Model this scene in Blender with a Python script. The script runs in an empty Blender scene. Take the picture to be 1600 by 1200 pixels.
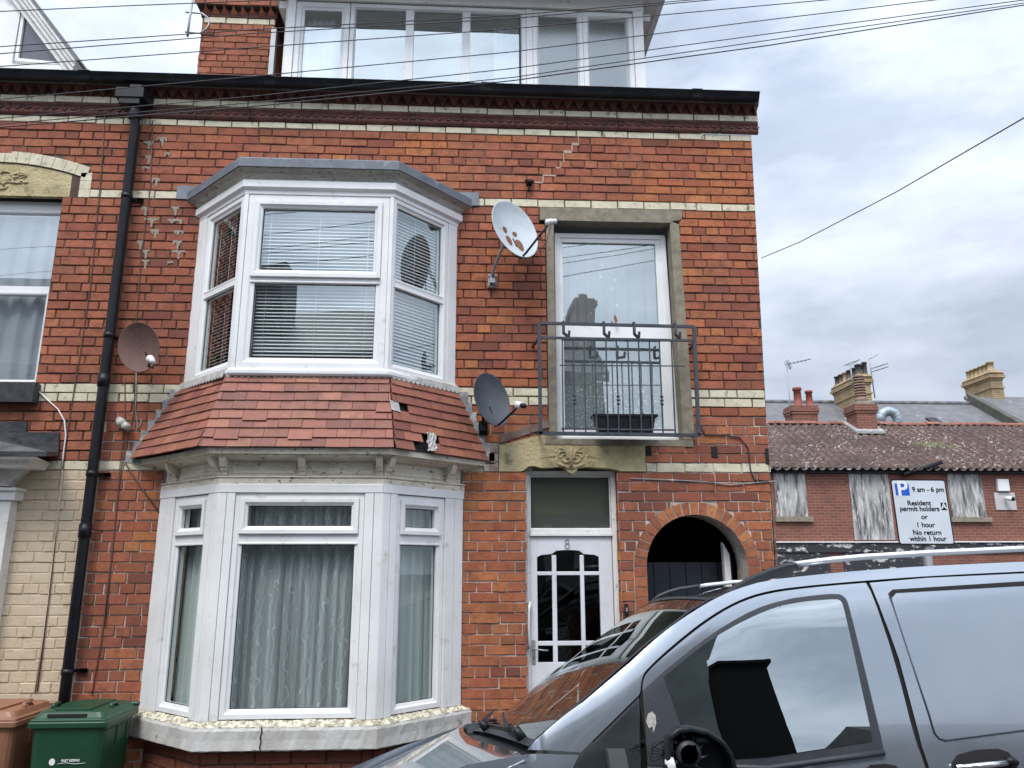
import bpy, bmesh, math, random
from math import sin, cos, pi, radians, sqrt, atan2
from mathutils import Vector, Matrix
C = bpy.context.scene.collection
rnd = random.Random(7)
# ------------------------------------------------------------------ camera
cam = bpy.data.cameras.new('camera'); co = bpy.data.objects.new('camera', cam); C.objects.link(co)
cr, cu, cb = [[0.998511, -0.054461, -0.003055],[-0.009754, -0.233363, 0.972341],[-0.053668, -0.970863, -0.233547]]
co.matrix_world = Matrix(((cr[0],cu[0],cb[0],0),(cr[1],cu[1],cb[1],-6),(cr[2],cu[2],cb[2],2),(0,0,0,1)))
cam.sensor_width = 36; cam.lens = 27; cam.clip_end = 2000; cam.clip_start = .05
bpy.context.scene.camera = co
# ------------------------------------------------------------------ materials
def nt(name):
    m = bpy.data.materials.new(name); m.use_nodes = True; t = m.node_tree
    return m, t, t.nodes['Principled BSDF'], t.nodes['Material Output']
def N(t, k, **kw):
    n = t.nodes.new('ShaderNode' + k)
    for a, b in kw.items():
        if a in n.inputs: n.inputs[a].default_value = b
        else: setattr(n, a, b)
    return n
def coords(t, stretch=None):
    c = N(t, 'TexCoord'); o = c.outputs['Object']
    if stretch:
        mp = N(t, 'Mapping'); mp.inputs['Scale'].default_value = stretch; t.links.new(o, mp.inputs[0]); o = mp.outputs[0]
    return o
def noise(t, co_, scale, detail=4, rough=.6, lo=.35, hi=.65):
    n = N(t, 'TexNoise', Scale=scale, Detail=detail, Roughness=rough); t.links.new(co_, n.inputs['Vector'])
    r = N(t, 'MapRange'); r.inputs[1].default_value = lo; r.inputs[2].default_value = hi
    t.links.new(n.outputs[0], r.inputs[0]); return r.outputs[0]
def mix(t, fac, a, b, blend='MIX'):
    m = N(t, 'Mix', data_type='RGBA', blend_type=blend)
    if isinstance(fac, float): m.inputs[0].default_value = fac
    else: t.links.new(fac, m.inputs[0])
    for s, v in ((6, a), (7, b)):
        if isinstance(v, tuple): m.inputs[s].default_value = (*v[:3], 1)
        else: t.links.new(v, m.inputs[s])
    return m.outputs[2]
def bump(t, p, h, strength, dist=.01):
    b = N(t, 'Bump', Strength=strength, Distance=dist); t.links.new(h, b.inputs['Height']); t.links.new(b.outputs[0], p.inputs['Normal'])
def mat(name, col, rough=.6, metal=0, c2=None, sc=6, lo=.4, hi=.65, stretch=None, c3=None, sc3=40, lo3=.6, hi3=.7, bs=0, bsc=60, spec=.5, coat=0, detail=5, bd=.006):
    m, t, p, o = nt(name); co_ = coords(t, stretch)
    c = None
    if c2: c = mix(t, noise(t, co_, sc, detail, .65, lo, hi), col, c2)
    if c3: c = mix(t, noise(t, co_, sc3, 4, .6, lo3, hi3), c if c is not None else col, c3)
    if c is not None: t.links.new(c, p.inputs['Base Color'])
    else: p.inputs['Base Color'].default_value = (*col, 1)
    p.inputs['Roughness'].default_value = rough; p.inputs['Metallic'].default_value = metal
    p.inputs['Specular IOR Level'].default_value = spec; p.inputs['Coat Weight'].default_value = coat
    if bs: bump(t, p, noise(t, coords(t), bsc, 6, .65, .2, .8), bs, bd)
    return m
def brickmat(name, soot=True):
    m, t, p, o = nt(name); co_ = coords(t)
    a = N(t, 'Attribute', attribute_name='Col')
    c = mix(t, noise(t, co_, 11, 6, .72, .47, .68), a.outputs['Color'], (.19,.068,.045), 'MIX')
    c = mix(t, noise(t, co_, 40, 5, .7, .50, .80), c, (.17,.065,.045))
    c = mix(t, noise(t, co_, 23, 5, .7, .58, .85), c, (.60,.24,.12))
    c = mix(t, noise(t, co_, 75, 4, .7, .63, .72), c, (.055,.035,.03))
    if soot:
        d = N(t, 'Math', operation='MULTIPLY'); d.inputs[1].default_value = .55
        t.links.new(noise(t, co_, 1.7, 6, .7, .48, .75), d.inputs[0]); c = mix(t, d.outputs[0], c, (.10,.05,.042))
    # keep per-brick colour dominant
    c = mix(t, .22, c, a.outputs['Color']); c = mix(t, .15, c, (.11,.065,.055))
    t.links.new(c, p.inputs['Base Color']); p.inputs['Roughness'].default_value = .85; p.inputs['Specular IOR Level'].default_value = .25
    bump(t, p, noise(t, co_, 70, 7, .75, .2, .8), .8, .006); return m
M_BRICK = brickmat('red_brick')
M_MORTAR = mat('mortar', (.085,.05,.038), .95, c2=(.22,.155,.12), sc=1.6, lo=.50, hi=.72, c3=(.06,.045,.04), sc3=30, lo3=.55, hi3=.7, bs=.6, bsc=120)
M_MORTAR_L = mat('lime_mortar', (.62,.56,.50), .95, c2=(.28,.23,.19), sc=5, c3=(.12,.09,.07), sc3=25, lo3=.58, hi3=.7, bs=.6, bsc=120)
M_WBRICK = mat('cream_brick', (.66,.60,.44), .75, c2=(.50,.45,.32), sc=9, lo=.4, hi=.7, c3=(.13,.12,.09), sc3=16, lo3=.56, hi3=.74, bs=.4, bsc=70)
M_PAINTB = mat('painted_brick', (.62,.50,.36), .7, c2=(.56,.45,.31), sc=4, c3=(.40,.33,.21), sc3=22, lo3=.6, hi3=.72, bs=.55, bsc=45)
M_STONE = mat('sandstone', (.54,.45,.25), .9, c2=(.38,.31,.17), sc=5, c3=(.13,.12,.07), sc3=9, lo3=.56, hi3=.75, bs=.8, bsc=40, bd=.01)
M_CONC = mat('grey_concrete', (.29,.25,.185), .95, c2=(.19,.165,.12), sc=14, c3=(.30,.28,.23), sc3=160, lo3=.62, hi3=.68, bs=.7, bsc=150)
M_TERRA = mat('dark_terracotta', (.15,.05,.035), .8, c2=(.07,.03,.025), sc=7, c3=(.03,.02,.02), sc3=20, lo3=.55, hi3=.7, bs=.4, bsc=60)
M_UPVC = mat('white_upvc', (.80,.80,.79), .28, c2=(.72,.72,.70), sc=3, c3=(.50,.48,.42), sc3=9, lo3=.62, hi3=.82, spec=.5)
M_UPVCD = mat('weathered_white_paint', (.78,.77,.74), .45, c2=(.64,.62,.56), sc=4, lo=.45, hi=.7, c3=(.28,.25,.18), sc3=20, lo3=.64, hi3=.75, bs=.2, bsc=30)
M_TIMBER = mat('peeling_cream_timber', (.74,.68,.56), .75, c2=(.60,.54,.43), sc=7, c3=(.10,.07,.05), sc3=26, lo3=.60, hi3=.68, bs=.5, bsc=35, stretch=(1,1,1.6))
M_GREYT = mat('grey_timber', (.44,.42,.36), .85, c2=(.30,.28,.24), sc=5, c3=(.08,.07,.06), sc3=22, lo3=.56, hi3=.7, stretch=(1,1,5), bs=.4, bsc=30)
M_LEAD = mat('lead_sheet', (.17,.19,.22), .5, c2=(.12,.13,.15), sc=4, c3=(.30,.30,.31), sc3=14, lo3=.6, hi3=.75, bs=.25, bsc=14)
M_LEADW = mat('chalky_lead', (.34,.34,.34), .7, c2=(.18,.18,.18), sc=11, c3=(.60,.58,.54), sc3=17, lo3=.55, hi3=.68, bs=.7, bsc=25)
M_TILE = None
M_BLK = mat('black_plastic', (.006,.007,.010), .42, c2=(.012,.012,.016), sc=5, spec=.28)
M_GUT = mat('black_gutter', (.006,.007,.012), .4, spec=.3, c2=(.015,.018,.02), sc=4, c3=(.055,.07,.045), sc3=13, lo3=.62, hi3=.75)
M_IRON = mat('painted_iron', (.028,.032,.045), .45, c2=(.05,.055,.065), sc=15, c3=(.10,.05,.03), sc3=60, lo3=.68, hi3=.74)
M_SILL = mat('flaking_painted_sill', (.56,.55,.52), .8, c2=(.42,.40,.36), sc=5, c3=(.17,.15,.12), sc3=17, lo3=.62, hi3=.72, bs=.35, bsc=45, bd=.006, stretch=(1,1,.6))
M_FLAKE = mat('flaked_sill_top', (.70,.66,.52), .85, c2=(.35,.31,.22), sc=30, lo=.45, hi=.55, c3=(.06,.05,.04), sc3=50, lo3=.62, hi3=.68, bs=1, bsc=60)
M_DOOR = mat('white_gloss_door', (.72,.73,.76), .35, c2=(.64,.64,.66), sc=5, c3=(.40,.39,.36), sc3=20, lo3=.68, hi3=.76)
M_ROOM = mat('room_paint', (.13,.13,.12), .9)
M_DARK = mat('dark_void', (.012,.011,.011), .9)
M_METAL = mat('galvanised_steel', (.34,.36,.37), .55, .5, c2=(.30,.31,.32), sc=9)
M_CHROME = mat('bright_metal', (.8,.8,.8), .15, 1)
M_SLATE = mat('grey_slate', (.11,.11,.115), .7, c2=(.16,.155,.155), sc=3, c3=(.35,.34,.33), sc3=2.5, lo3=.66, hi3=.70, bs=.3, bsc=20)
M_WHITE = mat('white_plastic', (.75,.75,.74), .4)
M_CABLE = mat('brown_cable', (.12,.065,.05), .7)
M_WIRE = mat('dark_wire', (.02,.018,.025), .6)
M_ASPH = mat('asphalt', (.05,.05,.052), .9, c2=(.075,.073,.07), sc=3, c3=(.13,.13,.12), sc3=160, lo3=.62, hi3=.7, bs=.6, bsc=120)
M_FLAG = mat('paving', (.22,.21,.19), .9, c2=(.15,.145,.13), sc=4, c3=(.09,.085,.08), sc3=30, lo3=.6, hi3=.7, bs=.5, bsc=80)
def glassmat(name, base=.12, tint=(.9,.95,.95), rough=0.0, ior=1.55):
    m, t, p, o = nt(name); t.nodes.remove(p)
    tr = N(t, 'BsdfTransparent'); tr.inputs[0].default_value = (*tint, 1)
    gl = N(t, 'BsdfGlossy'); gl.inputs['Roughness'].default_value = rough; gl.inputs['Color'].default_value = (.93,1,1,1)
    # Schlick reflectance from |normal . view|, the same from both sides of the pane
    ge = N(t, 'NewGeometry'); dt = N(t, 'VectorMath', operation='DOT_PRODUCT'); t.links.new(ge.outputs['Incoming'], dt.inputs[0]); t.links.new(ge.outputs['Normal'], dt.inputs[1])
    ab = N(t, 'Math', operation='ABSOLUTE'); t.links.new(dt.outputs['Value'], ab.inputs[0]); iv = N(t, 'Math', operation='SUBTRACT', use_clamp=True); iv.inputs[0].default_value = 1; t.links.new(ab.outputs[0], iv.inputs[1])
    pw = N(t, 'Math', operation='POWER'); pw.inputs[1].default_value = 4.5; t.links.new(iv.outputs[0], pw.inputs[0]); ad = N(t, 'Math', operation='MULTIPLY_ADD', use_clamp=True); ad.inputs[1].default_value = 1-base; ad.inputs[2].default_value = base
    t.links.new(pw.outputs[0], ad.inputs[0])
    w = N(t, 'TexNoise', Scale=1.6, Detail=1); t.links.new(coords(t), w.inputs['Vector'])
    b = N(t, 'Bump', Strength=.06, Distance=.05); t.links.new(w.outputs[0], b.inputs['Height']); t.links.new(b.outputs[0], gl.inputs['Normal'])
    mx = N(t, 'MixShader'); t.links.new(ad.outputs[0], mx.inputs[0]); t.links.new(tr.outputs[0], mx.inputs[1]); t.links.new(gl.outputs[0], mx.inputs[2])
    t.links.new(mx.outputs[0], o.inputs[0]); return m
M_GLASS = glassmat('window_glass', .27, ior=1.5)
M_GLASSL = glassmat('bay_glass', .10, ior=1.5)
M_GLASSH = glassmat('attic_glass', .36, ior=1.5)
M_GLASSD = glassmat('dark_glass', .05, (.30,.32,.32), ior=1.45)
M_GLASSO = glassmat('fanlight_glass', .07, (.80,.80,.72))
M_GLASSV = glassmat('vehicle_glass', .32, (.07,.10,.10), ior=1.6)
M_GLASSW = glassmat('windscreen_glass', .11, (.60,.68,.66), ior=1.55)
M_GLASSF = glassmat('frosted_glass', .20, (.8,.84,.86), .22)
def lacemat(name, col, dens, kind):
    m, t, p, o = nt(name); co_ = coords(t)
    p.inputs['Base Color'].default_value = (*col, 1); p.inputs['Roughness'].default_value = .9
    tr = N(t, 'BsdfTransparent'); mx = N(t, 'MixShader')
    if kind == 'swirl':
        mp = N(t, 'Mapping'); mp.inputs['Scale'].default_value = (1, 0, .6); t.links.new(co_, mp.inputs[0])
        w = N(t, 'TexWave', Scale=6.5, Distortion=6, wave_type='BANDS', bands_direction='X'); w.inputs['Detail'].default_value = 1; w.inputs['Detail Scale'].default_value = 2.5
        t.links.new(mp.outputs[0], w.inputs['Vector'])
        r = N(t, 'MapRange'); r.inputs[1].default_value = .95; r.inputs[2].default_value = .995; r.inputs[3].default_value = dens; r.inputs[4].default_value = min(1, dens+.30)
        t.links.new(w.outputs['Fac'], r.inputs[0]); f = r.outputs[0]
        m4 = N(t, 'Mapping'); m4.inputs['Scale'].default_value = (13, 0, .35); t.links.new(co_, m4.inputs[0]); q4 = noise(t, m4.outputs[0], 1, 3, .5, .25, .75)
        m5 = N(t, 'Math', operation='MULTIPLY_ADD'); m5.inputs[1].default_value = .9; m5.inputs[2].default_value = .45; t.links.new(q4, m5.inputs[0])
        m6 = N(t, 'Math', operation='MULTIPLY', use_clamp=True); t.links.new(m5.outputs[0], m6.inputs[0]); t.links.new(f, m6.inputs[1]); f = m6.outputs[0]
    elif kind == 'flower':
        mp = N(t, 'Mapping'); mp.inputs['Scale'].default_value = (1, 0, 1); t.links.new(co_, mp.inputs[0])
        v = N(t, 'TexVoronoi', Scale=9, Randomness=.35, feature='DISTANCE_TO_EDGE'); t.links.new(mp.outputs[0], v.inputs['Vector'])
        v2 = N(t, 'TexVoronoi', Scale=9, Randomness=.35); t.links.new(mp.outputs[0], v2.inputs['Vector'])
        r = N(t, 'MapRange'); r.inputs[1].default_value = .14; r.inputs[2].default_value = .11; r.inputs[3].default_value = dens; r.inputs[4].default_value = min(1, dens+.5)
        t.links.new(v2.outputs['Distance'], r.inputs[0]); f = r.outputs[0]
        v3 = N(t, 'TexVoronoi', Scale=8.5, Randomness=.55); t.links.new(mp.outputs[0], v3.inputs['Vector'])
        sn_ = N(t, 'Math', operation='MULTIPLY'); sn_.inputs[1].default_value = 26; t.links.new(v3.outputs['Distance'], sn_.inputs[0]); s2 = N(t, 'Math', operation='SINE'); t.links.new(sn_.outputs[0], s2.inputs[0])
        nz = noise(t, mp.outputs[0], 42, 3, .6, .42, .55); m7 = N(t, 'Math', operation='MULTIPLY', use_clamp=True); t.links.new(s2.outputs[0], m7.inputs[0]); t.links.new(nz, m7.inputs[1])
        sz = N(t, 'SeparateXYZ'); t.links.new(co_, sz.inputs[0]); gz = N(t, 'MapRange'); gz.inputs[1].default_value = 3.72; gz.inputs[2].default_value = 3.45; t.links.new(sz.outputs[2], gz.inputs[0])
        m8 = N(t, 'Math', operation='MULTIPLY', use_clamp=True); t.links.new(m7.outputs[0], m8.inputs[0]); t.links.new(gz.outputs[0], m8.inputs[1]); m9 = N(t, 'Math', operation='MAXIMUM'); t.links.new(f, m9.inputs[0]); t.links.new(m8.outputs[0], m9.inputs[1]); f = m9.outputs[0]
    else:
        v = N(t, 'Value'); v.outputs[0].default_value = dens; f = v.outputs[0]
    t.links.new(f, mx.inputs[0]); t.links.new(tr.outputs[0], mx.inputs[1])
    tl = N(t, 'BsdfTranslucent'); tl.inputs[0].default_value = (*col, 1); m2 = N(t, 'MixShader'); m2.inputs[0].default_value = .3
    t.links.new(p.outputs[0], m2.inputs[1]); t.links.new(tl.outputs[0], m2.inputs[2])
    t.links.new(m2.outputs[0], mx.inputs[2]); t.links.new(mx.outputs[0], o.inputs[0]); return m
M_LACE = lacemat('swirled_net', (.90,.92,.92), .60, 'swirl')
M_LACE2 = lacemat('flowered_net', (.92,.94,.95), .42, 'flower')
M_NET = lacemat('plain_net', (.80,.85,.80), .85, 'plain')
M_VOILE = lacemat('white_voile', (.85,.86,.92), .85, 'plain')
M_BLIND = mat('blind_slat', (.88,.89,.89), .5)

# ------------------------------------------------------------------ mesh builder
class MB:
    def __init__(s, o=(0,0,0), ux=(1,0,0), n=(0,-1,0), uz=(0,0,1)):
        s.v = []; s.f = []; s.m = []; s.c = []; s.sm = []; s.basis(o, ux, n, uz); s.k = 0; s.col = (1,1,1); s.s = False
    def basis(s, o=(0,0,0), ux=(1,0,0), n=(0,-1,0), uz=(0,0,1)):
        s.o = Vector(o); s.ux = Vector(ux).normalized(); s.n = Vector(n).normalized(); s.uz = Vector(uz).normalized(); return s
    def w(s, p): return s.o + s.ux*p[0] + s.n*p[1] + s.uz*p[2]
    def add(s, vs, fs, raw=False):
        b = len(s.v); s.v += [tuple(p) if raw else tuple(s.w(p)) for p in vs]
        for f in fs: s.f.append([b+i for i in f]); s.m.append(s.k); s.c.append(s.col); s.sm.append(s.s)
        return s
    def box(s, u0, u1, n0, n1, z0, z1):
        return s.add([(u0,n0,z0),(u1,n0,z0),(u1,n1,z0),(u0,n1,z0),(u0,n0,z1),(u1,n0,z1),(u1,n1,z1),(u0,n1,z1)],
            [(0,3,2,1),(4,5,6,7),(0,1,5,4),(1,2,6,5),(2,3,7,6),(3,0,4,7)])
    def loft(s, rings, cap=True, close=True, raw=True):
        b = []; n = len(rings[0])
        for r in rings: b += list(r)
        fs = []
        for i in range(len(rings)-1):
            for j in range(n if close else n-1):
                k = (j+1) % n; fs.append((i*n+j, i*n+k, (i+1)*n+k, (i+1)*n+j))
        if cap and close: fs += [tuple(range(n))[::-1], tuple(range((len(rings)-1)*n, len(rings)*n))]
        return s.add(b, fs, raw)
    def prism(s, poly, n0, n1):      # polygon in (u,z) extruded along n
        k = len(poly)
        return s.add([(u,n0,z) for u,z in poly]+[(u,n1,z) for u,z in poly],
            [tuple(range(k))[::-1], tuple(range(k,2*k))]+[(i,(i+1)%k,k+(i+1)%k,k+i) for i in range(k)])
    def plan(s, poly, z0, z1):       # world XY polygon between heights (z may be per-vertex lists)
        k = len(poly); a = z0 if isinstance(z0, (list,tuple)) else [z0]*k; b = z1 if isinstance(z1, (list,tuple)) else [z1]*k
        return s.add([(x,y,a[i]) for i,(x,y) in enumerate(poly)]+[(x,y,b[i]) for i,(x,y) in enumerate(poly)],
            [tuple(range(k))[::-1], tuple(range(k,2*k))]+[(i,(i+1)%k,k+(i+1)%k,k+i) for i in range(k)], True)
    def tube(s, pts, r, n=8, cap=True):
        pts = [Vector(p) for p in pts]; rings = []; old = s.s; s.s = True
        rr = r if isinstance(r, (list,tuple)) else [r]*len(pts)
        prev = None
        for i, p in enumerate(pts):
            d = ((pts[min(i+1,len(pts)-1)]-p).normalized() + (p-pts[max(i-1,0)]).normalized())
            if d.length < 1e-6: d = Vector((0,0,1))
            d.normalize()
            a = prev - d*prev.dot(d) if prev is not None else d.orthogonal()
            if a.length < 1e-4: a = d.orthogonal()
            a.normalize(); prev = a; b = d.cross(a)
            rings.append([p+(a*cos(2*pi*j/n)+b*sin(2*pi*j/n))*rr[i] for j in range(n)])
        s.loft(rings, cap); s.s = old; return s
    def sweep(s, poly, prof, close=True):   # poly (u,z) CCW seen from n; prof (inset, n)
        k = len(poly)
        def inset(d):
            out = []
            for i in range(k):
                a, b, c = Vector(poly[i-1]), Vector(poly[i]), Vector(poly[(i+1)%k])
                e1 = (b-a).normalized(); e2 = (c-b).normalized(); n1 = Vector((-e1.y,e1.x)); n2 = Vector((-e2.y,e2.x))
                bis = n1+n2; out.append(b + bis*(d/ max(.2, bis.dot(n1))))
            return out
        rings = [[s.w((q.x, nn, q.y)) for q in inset(d)] for d, nn in prof]
        rings.append(rings[0]); return s.loft(rings, False)
    def build(s, name, mats, parent=None, attr=False, bevel=0, angle=None):
        me = bpy.data.meshes.new(name); off = Vector((0,0,0)); q = parent
        while q: off += q.location; q = q.parent
        me.from_pydata([tuple(Vector(p)-off) for p in s.v], [], s.f)
        mats = mats if isinstance(mats, (list,tuple)) else [mats]
        for m in mats: me.materials.append(m)
        me.polygons.foreach_set('material_index', s.m); me.polygons.foreach_set('use_smooth', s.sm)
        if attr:
            a = me.attributes.new('Col', 'FLOAT_COLOR', 'FACE')
            a.data.foreach_set('color', [x for c in s.c for x in (*c, 1)])
        me.update(); o = bpy.data.objects.new(name, me); C.objects.link(o); o.parent = parent
        if bevel:
            b = o.modifiers.new('b', 'BEVEL'); b.width = bevel; b.segments = 2; b.limit_method = 'ANGLE'; b.angle_limit = radians(35); b.harden_normals = False
        return o
def tag(o, label=None, cat=None, group=None, kind=None):
    for k, v in (('label',label),('category',cat),('group',group),('kind',kind)):
        if v: o[k] = v
    return o
def thing(name, loc, label, cat, group=None):
    o = bpy.data.objects.new(name, None); C.objects.link(o); o.location = loc; o.empty_display_size = .1
    return tag(o, label, cat, group)
def rect(u0, u1, z0, z1): return [(u0,z0),(u1,z0),(u1,z1),(u0,z1)]
def clip(poly, a, b, c):        # keep a*x+b*y<=c
    out = []
    for i in range(len(poly)):
        p, q = poly[i-1], poly[i]; dp = a*p[0]+b*p[1]-c; dq = a*q[0]+b*q[1]-c
        if dp*dq < 0:
            t = dp/(dp-dq); out.append((p[0]+(q[0]-p[0])*t, p[1]+(q[1]-p[1])*t))
        if dq <= 0: out.append(q)
    return out
# ------------------------------------------------------------------ bricks
RED = [((.47,.155,.068),6),((.42,.135,.062),6),((.51,.18,.072),4),((.36,.115,.058),2),((.25,.085,.055),.5),((.56,.225,.08),.8)]
UPP = [((.44,.15,.08),6),((.40,.13,.07),6),((.48,.165,.083),4),((.34,.108,.063),2),((.25,.085,.055),.3)]
FAR = [((.33,.085,.05),6),((.27,.07,.045),5),((.38,.11,.06),3),((.18,.06,.045),1)]
YEL = [((.46,.36,.15),5),((.38,.28,.12),4),((.50,.42,.20),3),((.22,.17,.08),2)]
def pick(pal):
    t = sum(w for _, w in pal); r = rnd.random()*t
    for c, w in pal:
        r -= w
        if r <= 0: break
    j = 1+rnd.uniform(-.12,.12); return (c[0]*j, c[1]*j*(1+rnd.uniform(-.08,.08)), c[2]*j)
def rowlist(z0, n, h, header=4, first=3):
    return [(z0+i*h, h, 'h' if (i % header) == first else 's') for i in range(n)]
def bricks(M, rows, u0, u1, opens=(), pal=RED, L=.2285, joint=.0065, mi=0, mm=1, wi=2, palf=None, dep=.006, jit=.0024):
    """courses of bricks in M's current basis; one object for the wall, brick pattern inside it"""
    for ri, (zb, h, kind) in enumerate(rows):
        zm = zb+h/2; iv = [(u0, u1(zm) if callable(u1) else u1)]
        for op in opens:
            r = op(zm)
            if not r: continue
            nv = []
            for a, b in iv:
                if r[1] <= a or r[0] >= b: nv.append((a, b)); continue
                if r[0] > a+.003: nv.append((a, r[0]))
                if r[1] < b-.003: nv.append((r[1], b))
            iv = nv
        l = L/2 if kind == 'h' else L
        ph = (0 if ri % 2 else .5*L) + (L/4 if kind == 'h' else 0) + rnd.uniform(-.012,.012)
        for a, b in iv:
            M.k = mm; M.col = (.3,.3,.3); M.add([(a,-dep,zb),(b,-dep,zb),(b,-dep,zb+h),(a,-dep,zb+h)], [(0,1,2,3)])
        M.k = wi if kind == 'w' else mi
        x = math.floor((u0-1)/l)*l + ph
        while x < max(q[1] for q in iv) if iv else False:
            x1 = x+l; half = kind == 's' and rnd.random() < .06
            for a, b in iv:
                for (p0, p1) in (((x, x+l/2), (x+l/2, x1)) if half else ((x, x1),)):
                    c0, c1 = max(p0, a), min(p1, b)
                    if c1-c0 < .022: continue
                    g = joint/2; c0 += g+rnd.uniform(-.001,.001); c1 -= g+rnd.uniform(-.001,.001); d0 = zb+g+rnd.uniform(-jit,jit); d1 = zb+h-g+rnd.uniform(-jit,jit)
                    f = .003+rnd.uniform(-.003,.004); e = .004; J = lambda: rnd.uniform(-jit,jit)
                    pp = palf((c0+c1)/2, zm) if palf else pal
                    M.col = pick(pp)
                    M.add([(c0,-dep-.002,d0),(c1,-dep-.002,d0),(c1,-dep-.002,d1),(c0,-dep-.002,d1),
                           (c0+e+J(),f,d0+e+J()),(c1-e+J(),f,d0+e+J()),(c1-e+J(),f,d1-e+J()),(c0+e+J(),f,d1-e+J())],
                          [(4,5,6,7),(0,1,5,4),(1,2,6,5),(2,3,7,6),(3,0,4,7)])
            x = x1
    M.k = 0; return M
def op_rect(a, b, z0, z1): return lambda z: (a, b) if z0 <= z < z1 else None
def op_arch(xc, r, zs):
    def f(z):
        if z < zs: return (xc-r, xc+r)
        if z < zs+r: d = sqrt(max(0, r*r-(z-zs)**2)); return (xc-d, xc+d)
    return f
# rows of the street front, measured course by course
c1 = .0757
ROWS = [(2.735-c1*(i+1), c1, 'h' if i % 4 == 3 else 's') for i in range(36)][::-1]
ROWS += [(2.735, c1, 'w')] + [(2.735+c1*(i+1), c1, 'h' if i == 3 else 's') for i in range(6)]
ROWS += [(3.265, .0752, 'w'), (3.3402, .0752, 'w')] + [(3.265+.0752*(i+2), .0752, 'h' if i % 4 == 2 else 's') for i in range(21)]
ROWS += [(4.995, c1, 'w')] + [(4.995+c1*(i+1), c1, 'h' if i in (4,) else 's') for i in range(8)]
ROWS += [(5.676, .067, 'w')]
from mathutils import noise as mno
DRK = [((.36,.115,.062),5),((.31,.10,.058),4),((.24,.08,.053),2),((.40,.13,.068),4)]
ORG = [((.50,.165,.066),5),((.53,.19,.07),4),((.45,.145,.062),5),((.57,.225,.08),1.2),((.36,.11,.055),1)]
def palf(u, z):
    v = mno.noise((u*.8+3, z*.8, .5))+.35*mno.noise((u*3, z*3, 2.5))+rnd.uniform(-.12,.12)
    if u < -2.3 and z < 5: v += .12
    if u > .9 and z < 3.4: v -= .14
    if v > .20: return DRK
    if v < -.22: return ORG
    if z > 4.6: return UPP
    if z < 2.7 and u > -.1: return RED
    return UPP if rnd.random() < .5 else RED
# ================================================================== THE HOUSE (end of terrace)
house = thing('terrace_house', (-.2,0,0), 'three-storey red brick end-of-terrace house with two stacked bay windows', 'house')
edge = lambda z: 2.47-.028*(5.7-z)
AX, AR, AZ = 1.76, .395, 2.01
opens = [op_rect(-2.33,-.055,.86,2.80), op_rect(-2.275,-.11,-.1,.86), op_rect(-2.2,-.18,2.80,4.90), op_rect(.435,1.16,-1,2.76),
         op_arch(AX, AR+.10, AZ), op_rect(.685,1.70,2.99,4.88), op_rect(.57,1.80,4.93,4.993), op_rect(.57,1.765,4.85,4.93),
         op_rect(.622,.69,3.02,4.9), op_rect(1.685,1.765,3.0,4.9), op_rect(.225,1.39,2.735,2.95)]
W = MB()
bricks(W, ROWS, -2.82, edge, opens, palf=palf)
# brick reveals of door and passage
for (x, nx, ux) in ((1.16,-1,1),(.435,1,1)):
    W.basis((x,0,0),(0,1,0),(nx,0,0)); bricks(W, [r for r in ROWS if r[0]<2.72], 0, .12)
W.basis((0,0,0),(1,0,0))
# arch ring of header bricks
na = 21
W.k = 0
for i in range(na):
    a0 = pi*i/na+.012; a1 = pi*(i+1)/na-.012
    W.col = pick(RED); r0, r1 = AR+.002, AR+.098
    pts = [(AX+cos(a)*r, AZ+sin(a)*r) for r, a in ((r0,a0),(r1,a0),(r1,a1),(r0,a1))]
    W.prism(pts, -.11, .004+rnd.uniform(0,.003))
for zz in [AZ-c1*(k+1) for k in range(26)]:
    for sx in (-1,1):
        W.col = pick(RED); a, b = sorted((AX+sx*(AR+.002), AX+sx*(AR+.098))); W.box(a, b, -.11, .004+rnd.uniform(0,.003), zz+.004, zz+c1-.004)
W.k = 1
ring = []
for i in range(25):
    a = pi*i/24; ring.append(a)
for i in range(24):
    a0, a1 = ring[i], ring[i+1]
    W.add([(AX+cos(a)*r, -.0012, AZ+sin(a)*r) for r, a in ((AR+.0,a0),(AR+.104,a0),(AR+.104,a1),(AR+.0,a1))], [(0,1,2,3)])
    W.add([(AX+cos(a)*r, -.0042, AZ+sin(a)*r) for r, a in ((AR+.10,a0),(AR+.19,a0),(AR+.19,a1),(AR+.10,a1))], [(0,1,2,3)])
    W.add([(AX+cos(a0)*AR,0,AZ+sin(a0)*AR),(AX+cos(a1)*AR,0,AZ+sin(a1)*AR),(AX+cos(a1)*AR,-.25,AZ+sin(a1)*AR),(AX+cos(a0)*AR,-.25,AZ+sin(a0)*AR)], [(0,1,2,3)])
for sx in (-1,1):
    W.box(*sorted((AX+sx*AR, AX+sx*(AR+.104))), -.25, -.001, 0, AZ)
# gable side wall and back (plain courses further from the eye)
W.basis((edge(3),0,0),(0,1,0),(1,0,0)); bricks(W, ROWS, 0, 7.5, pal=RED)
W.basis((0,0,0),(1,0,0)); W.k = 1; W.box(-2.82, 2.2, -7.5, -7.4, 0, 6.0); W.k = 0
wall = W.build('wall', [M_BRICK, M_MORTAR_L, M_WBRICK], house, attr=True)
# the wall above the ground floor is pointed in darker mortar
wall.data.materials.append(M_MORTAR)
for pgn in wall.data.polygons:
    if pgn.material_index == 1 and pgn.center.z > 3.2: pgn.material_index = 3
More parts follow.
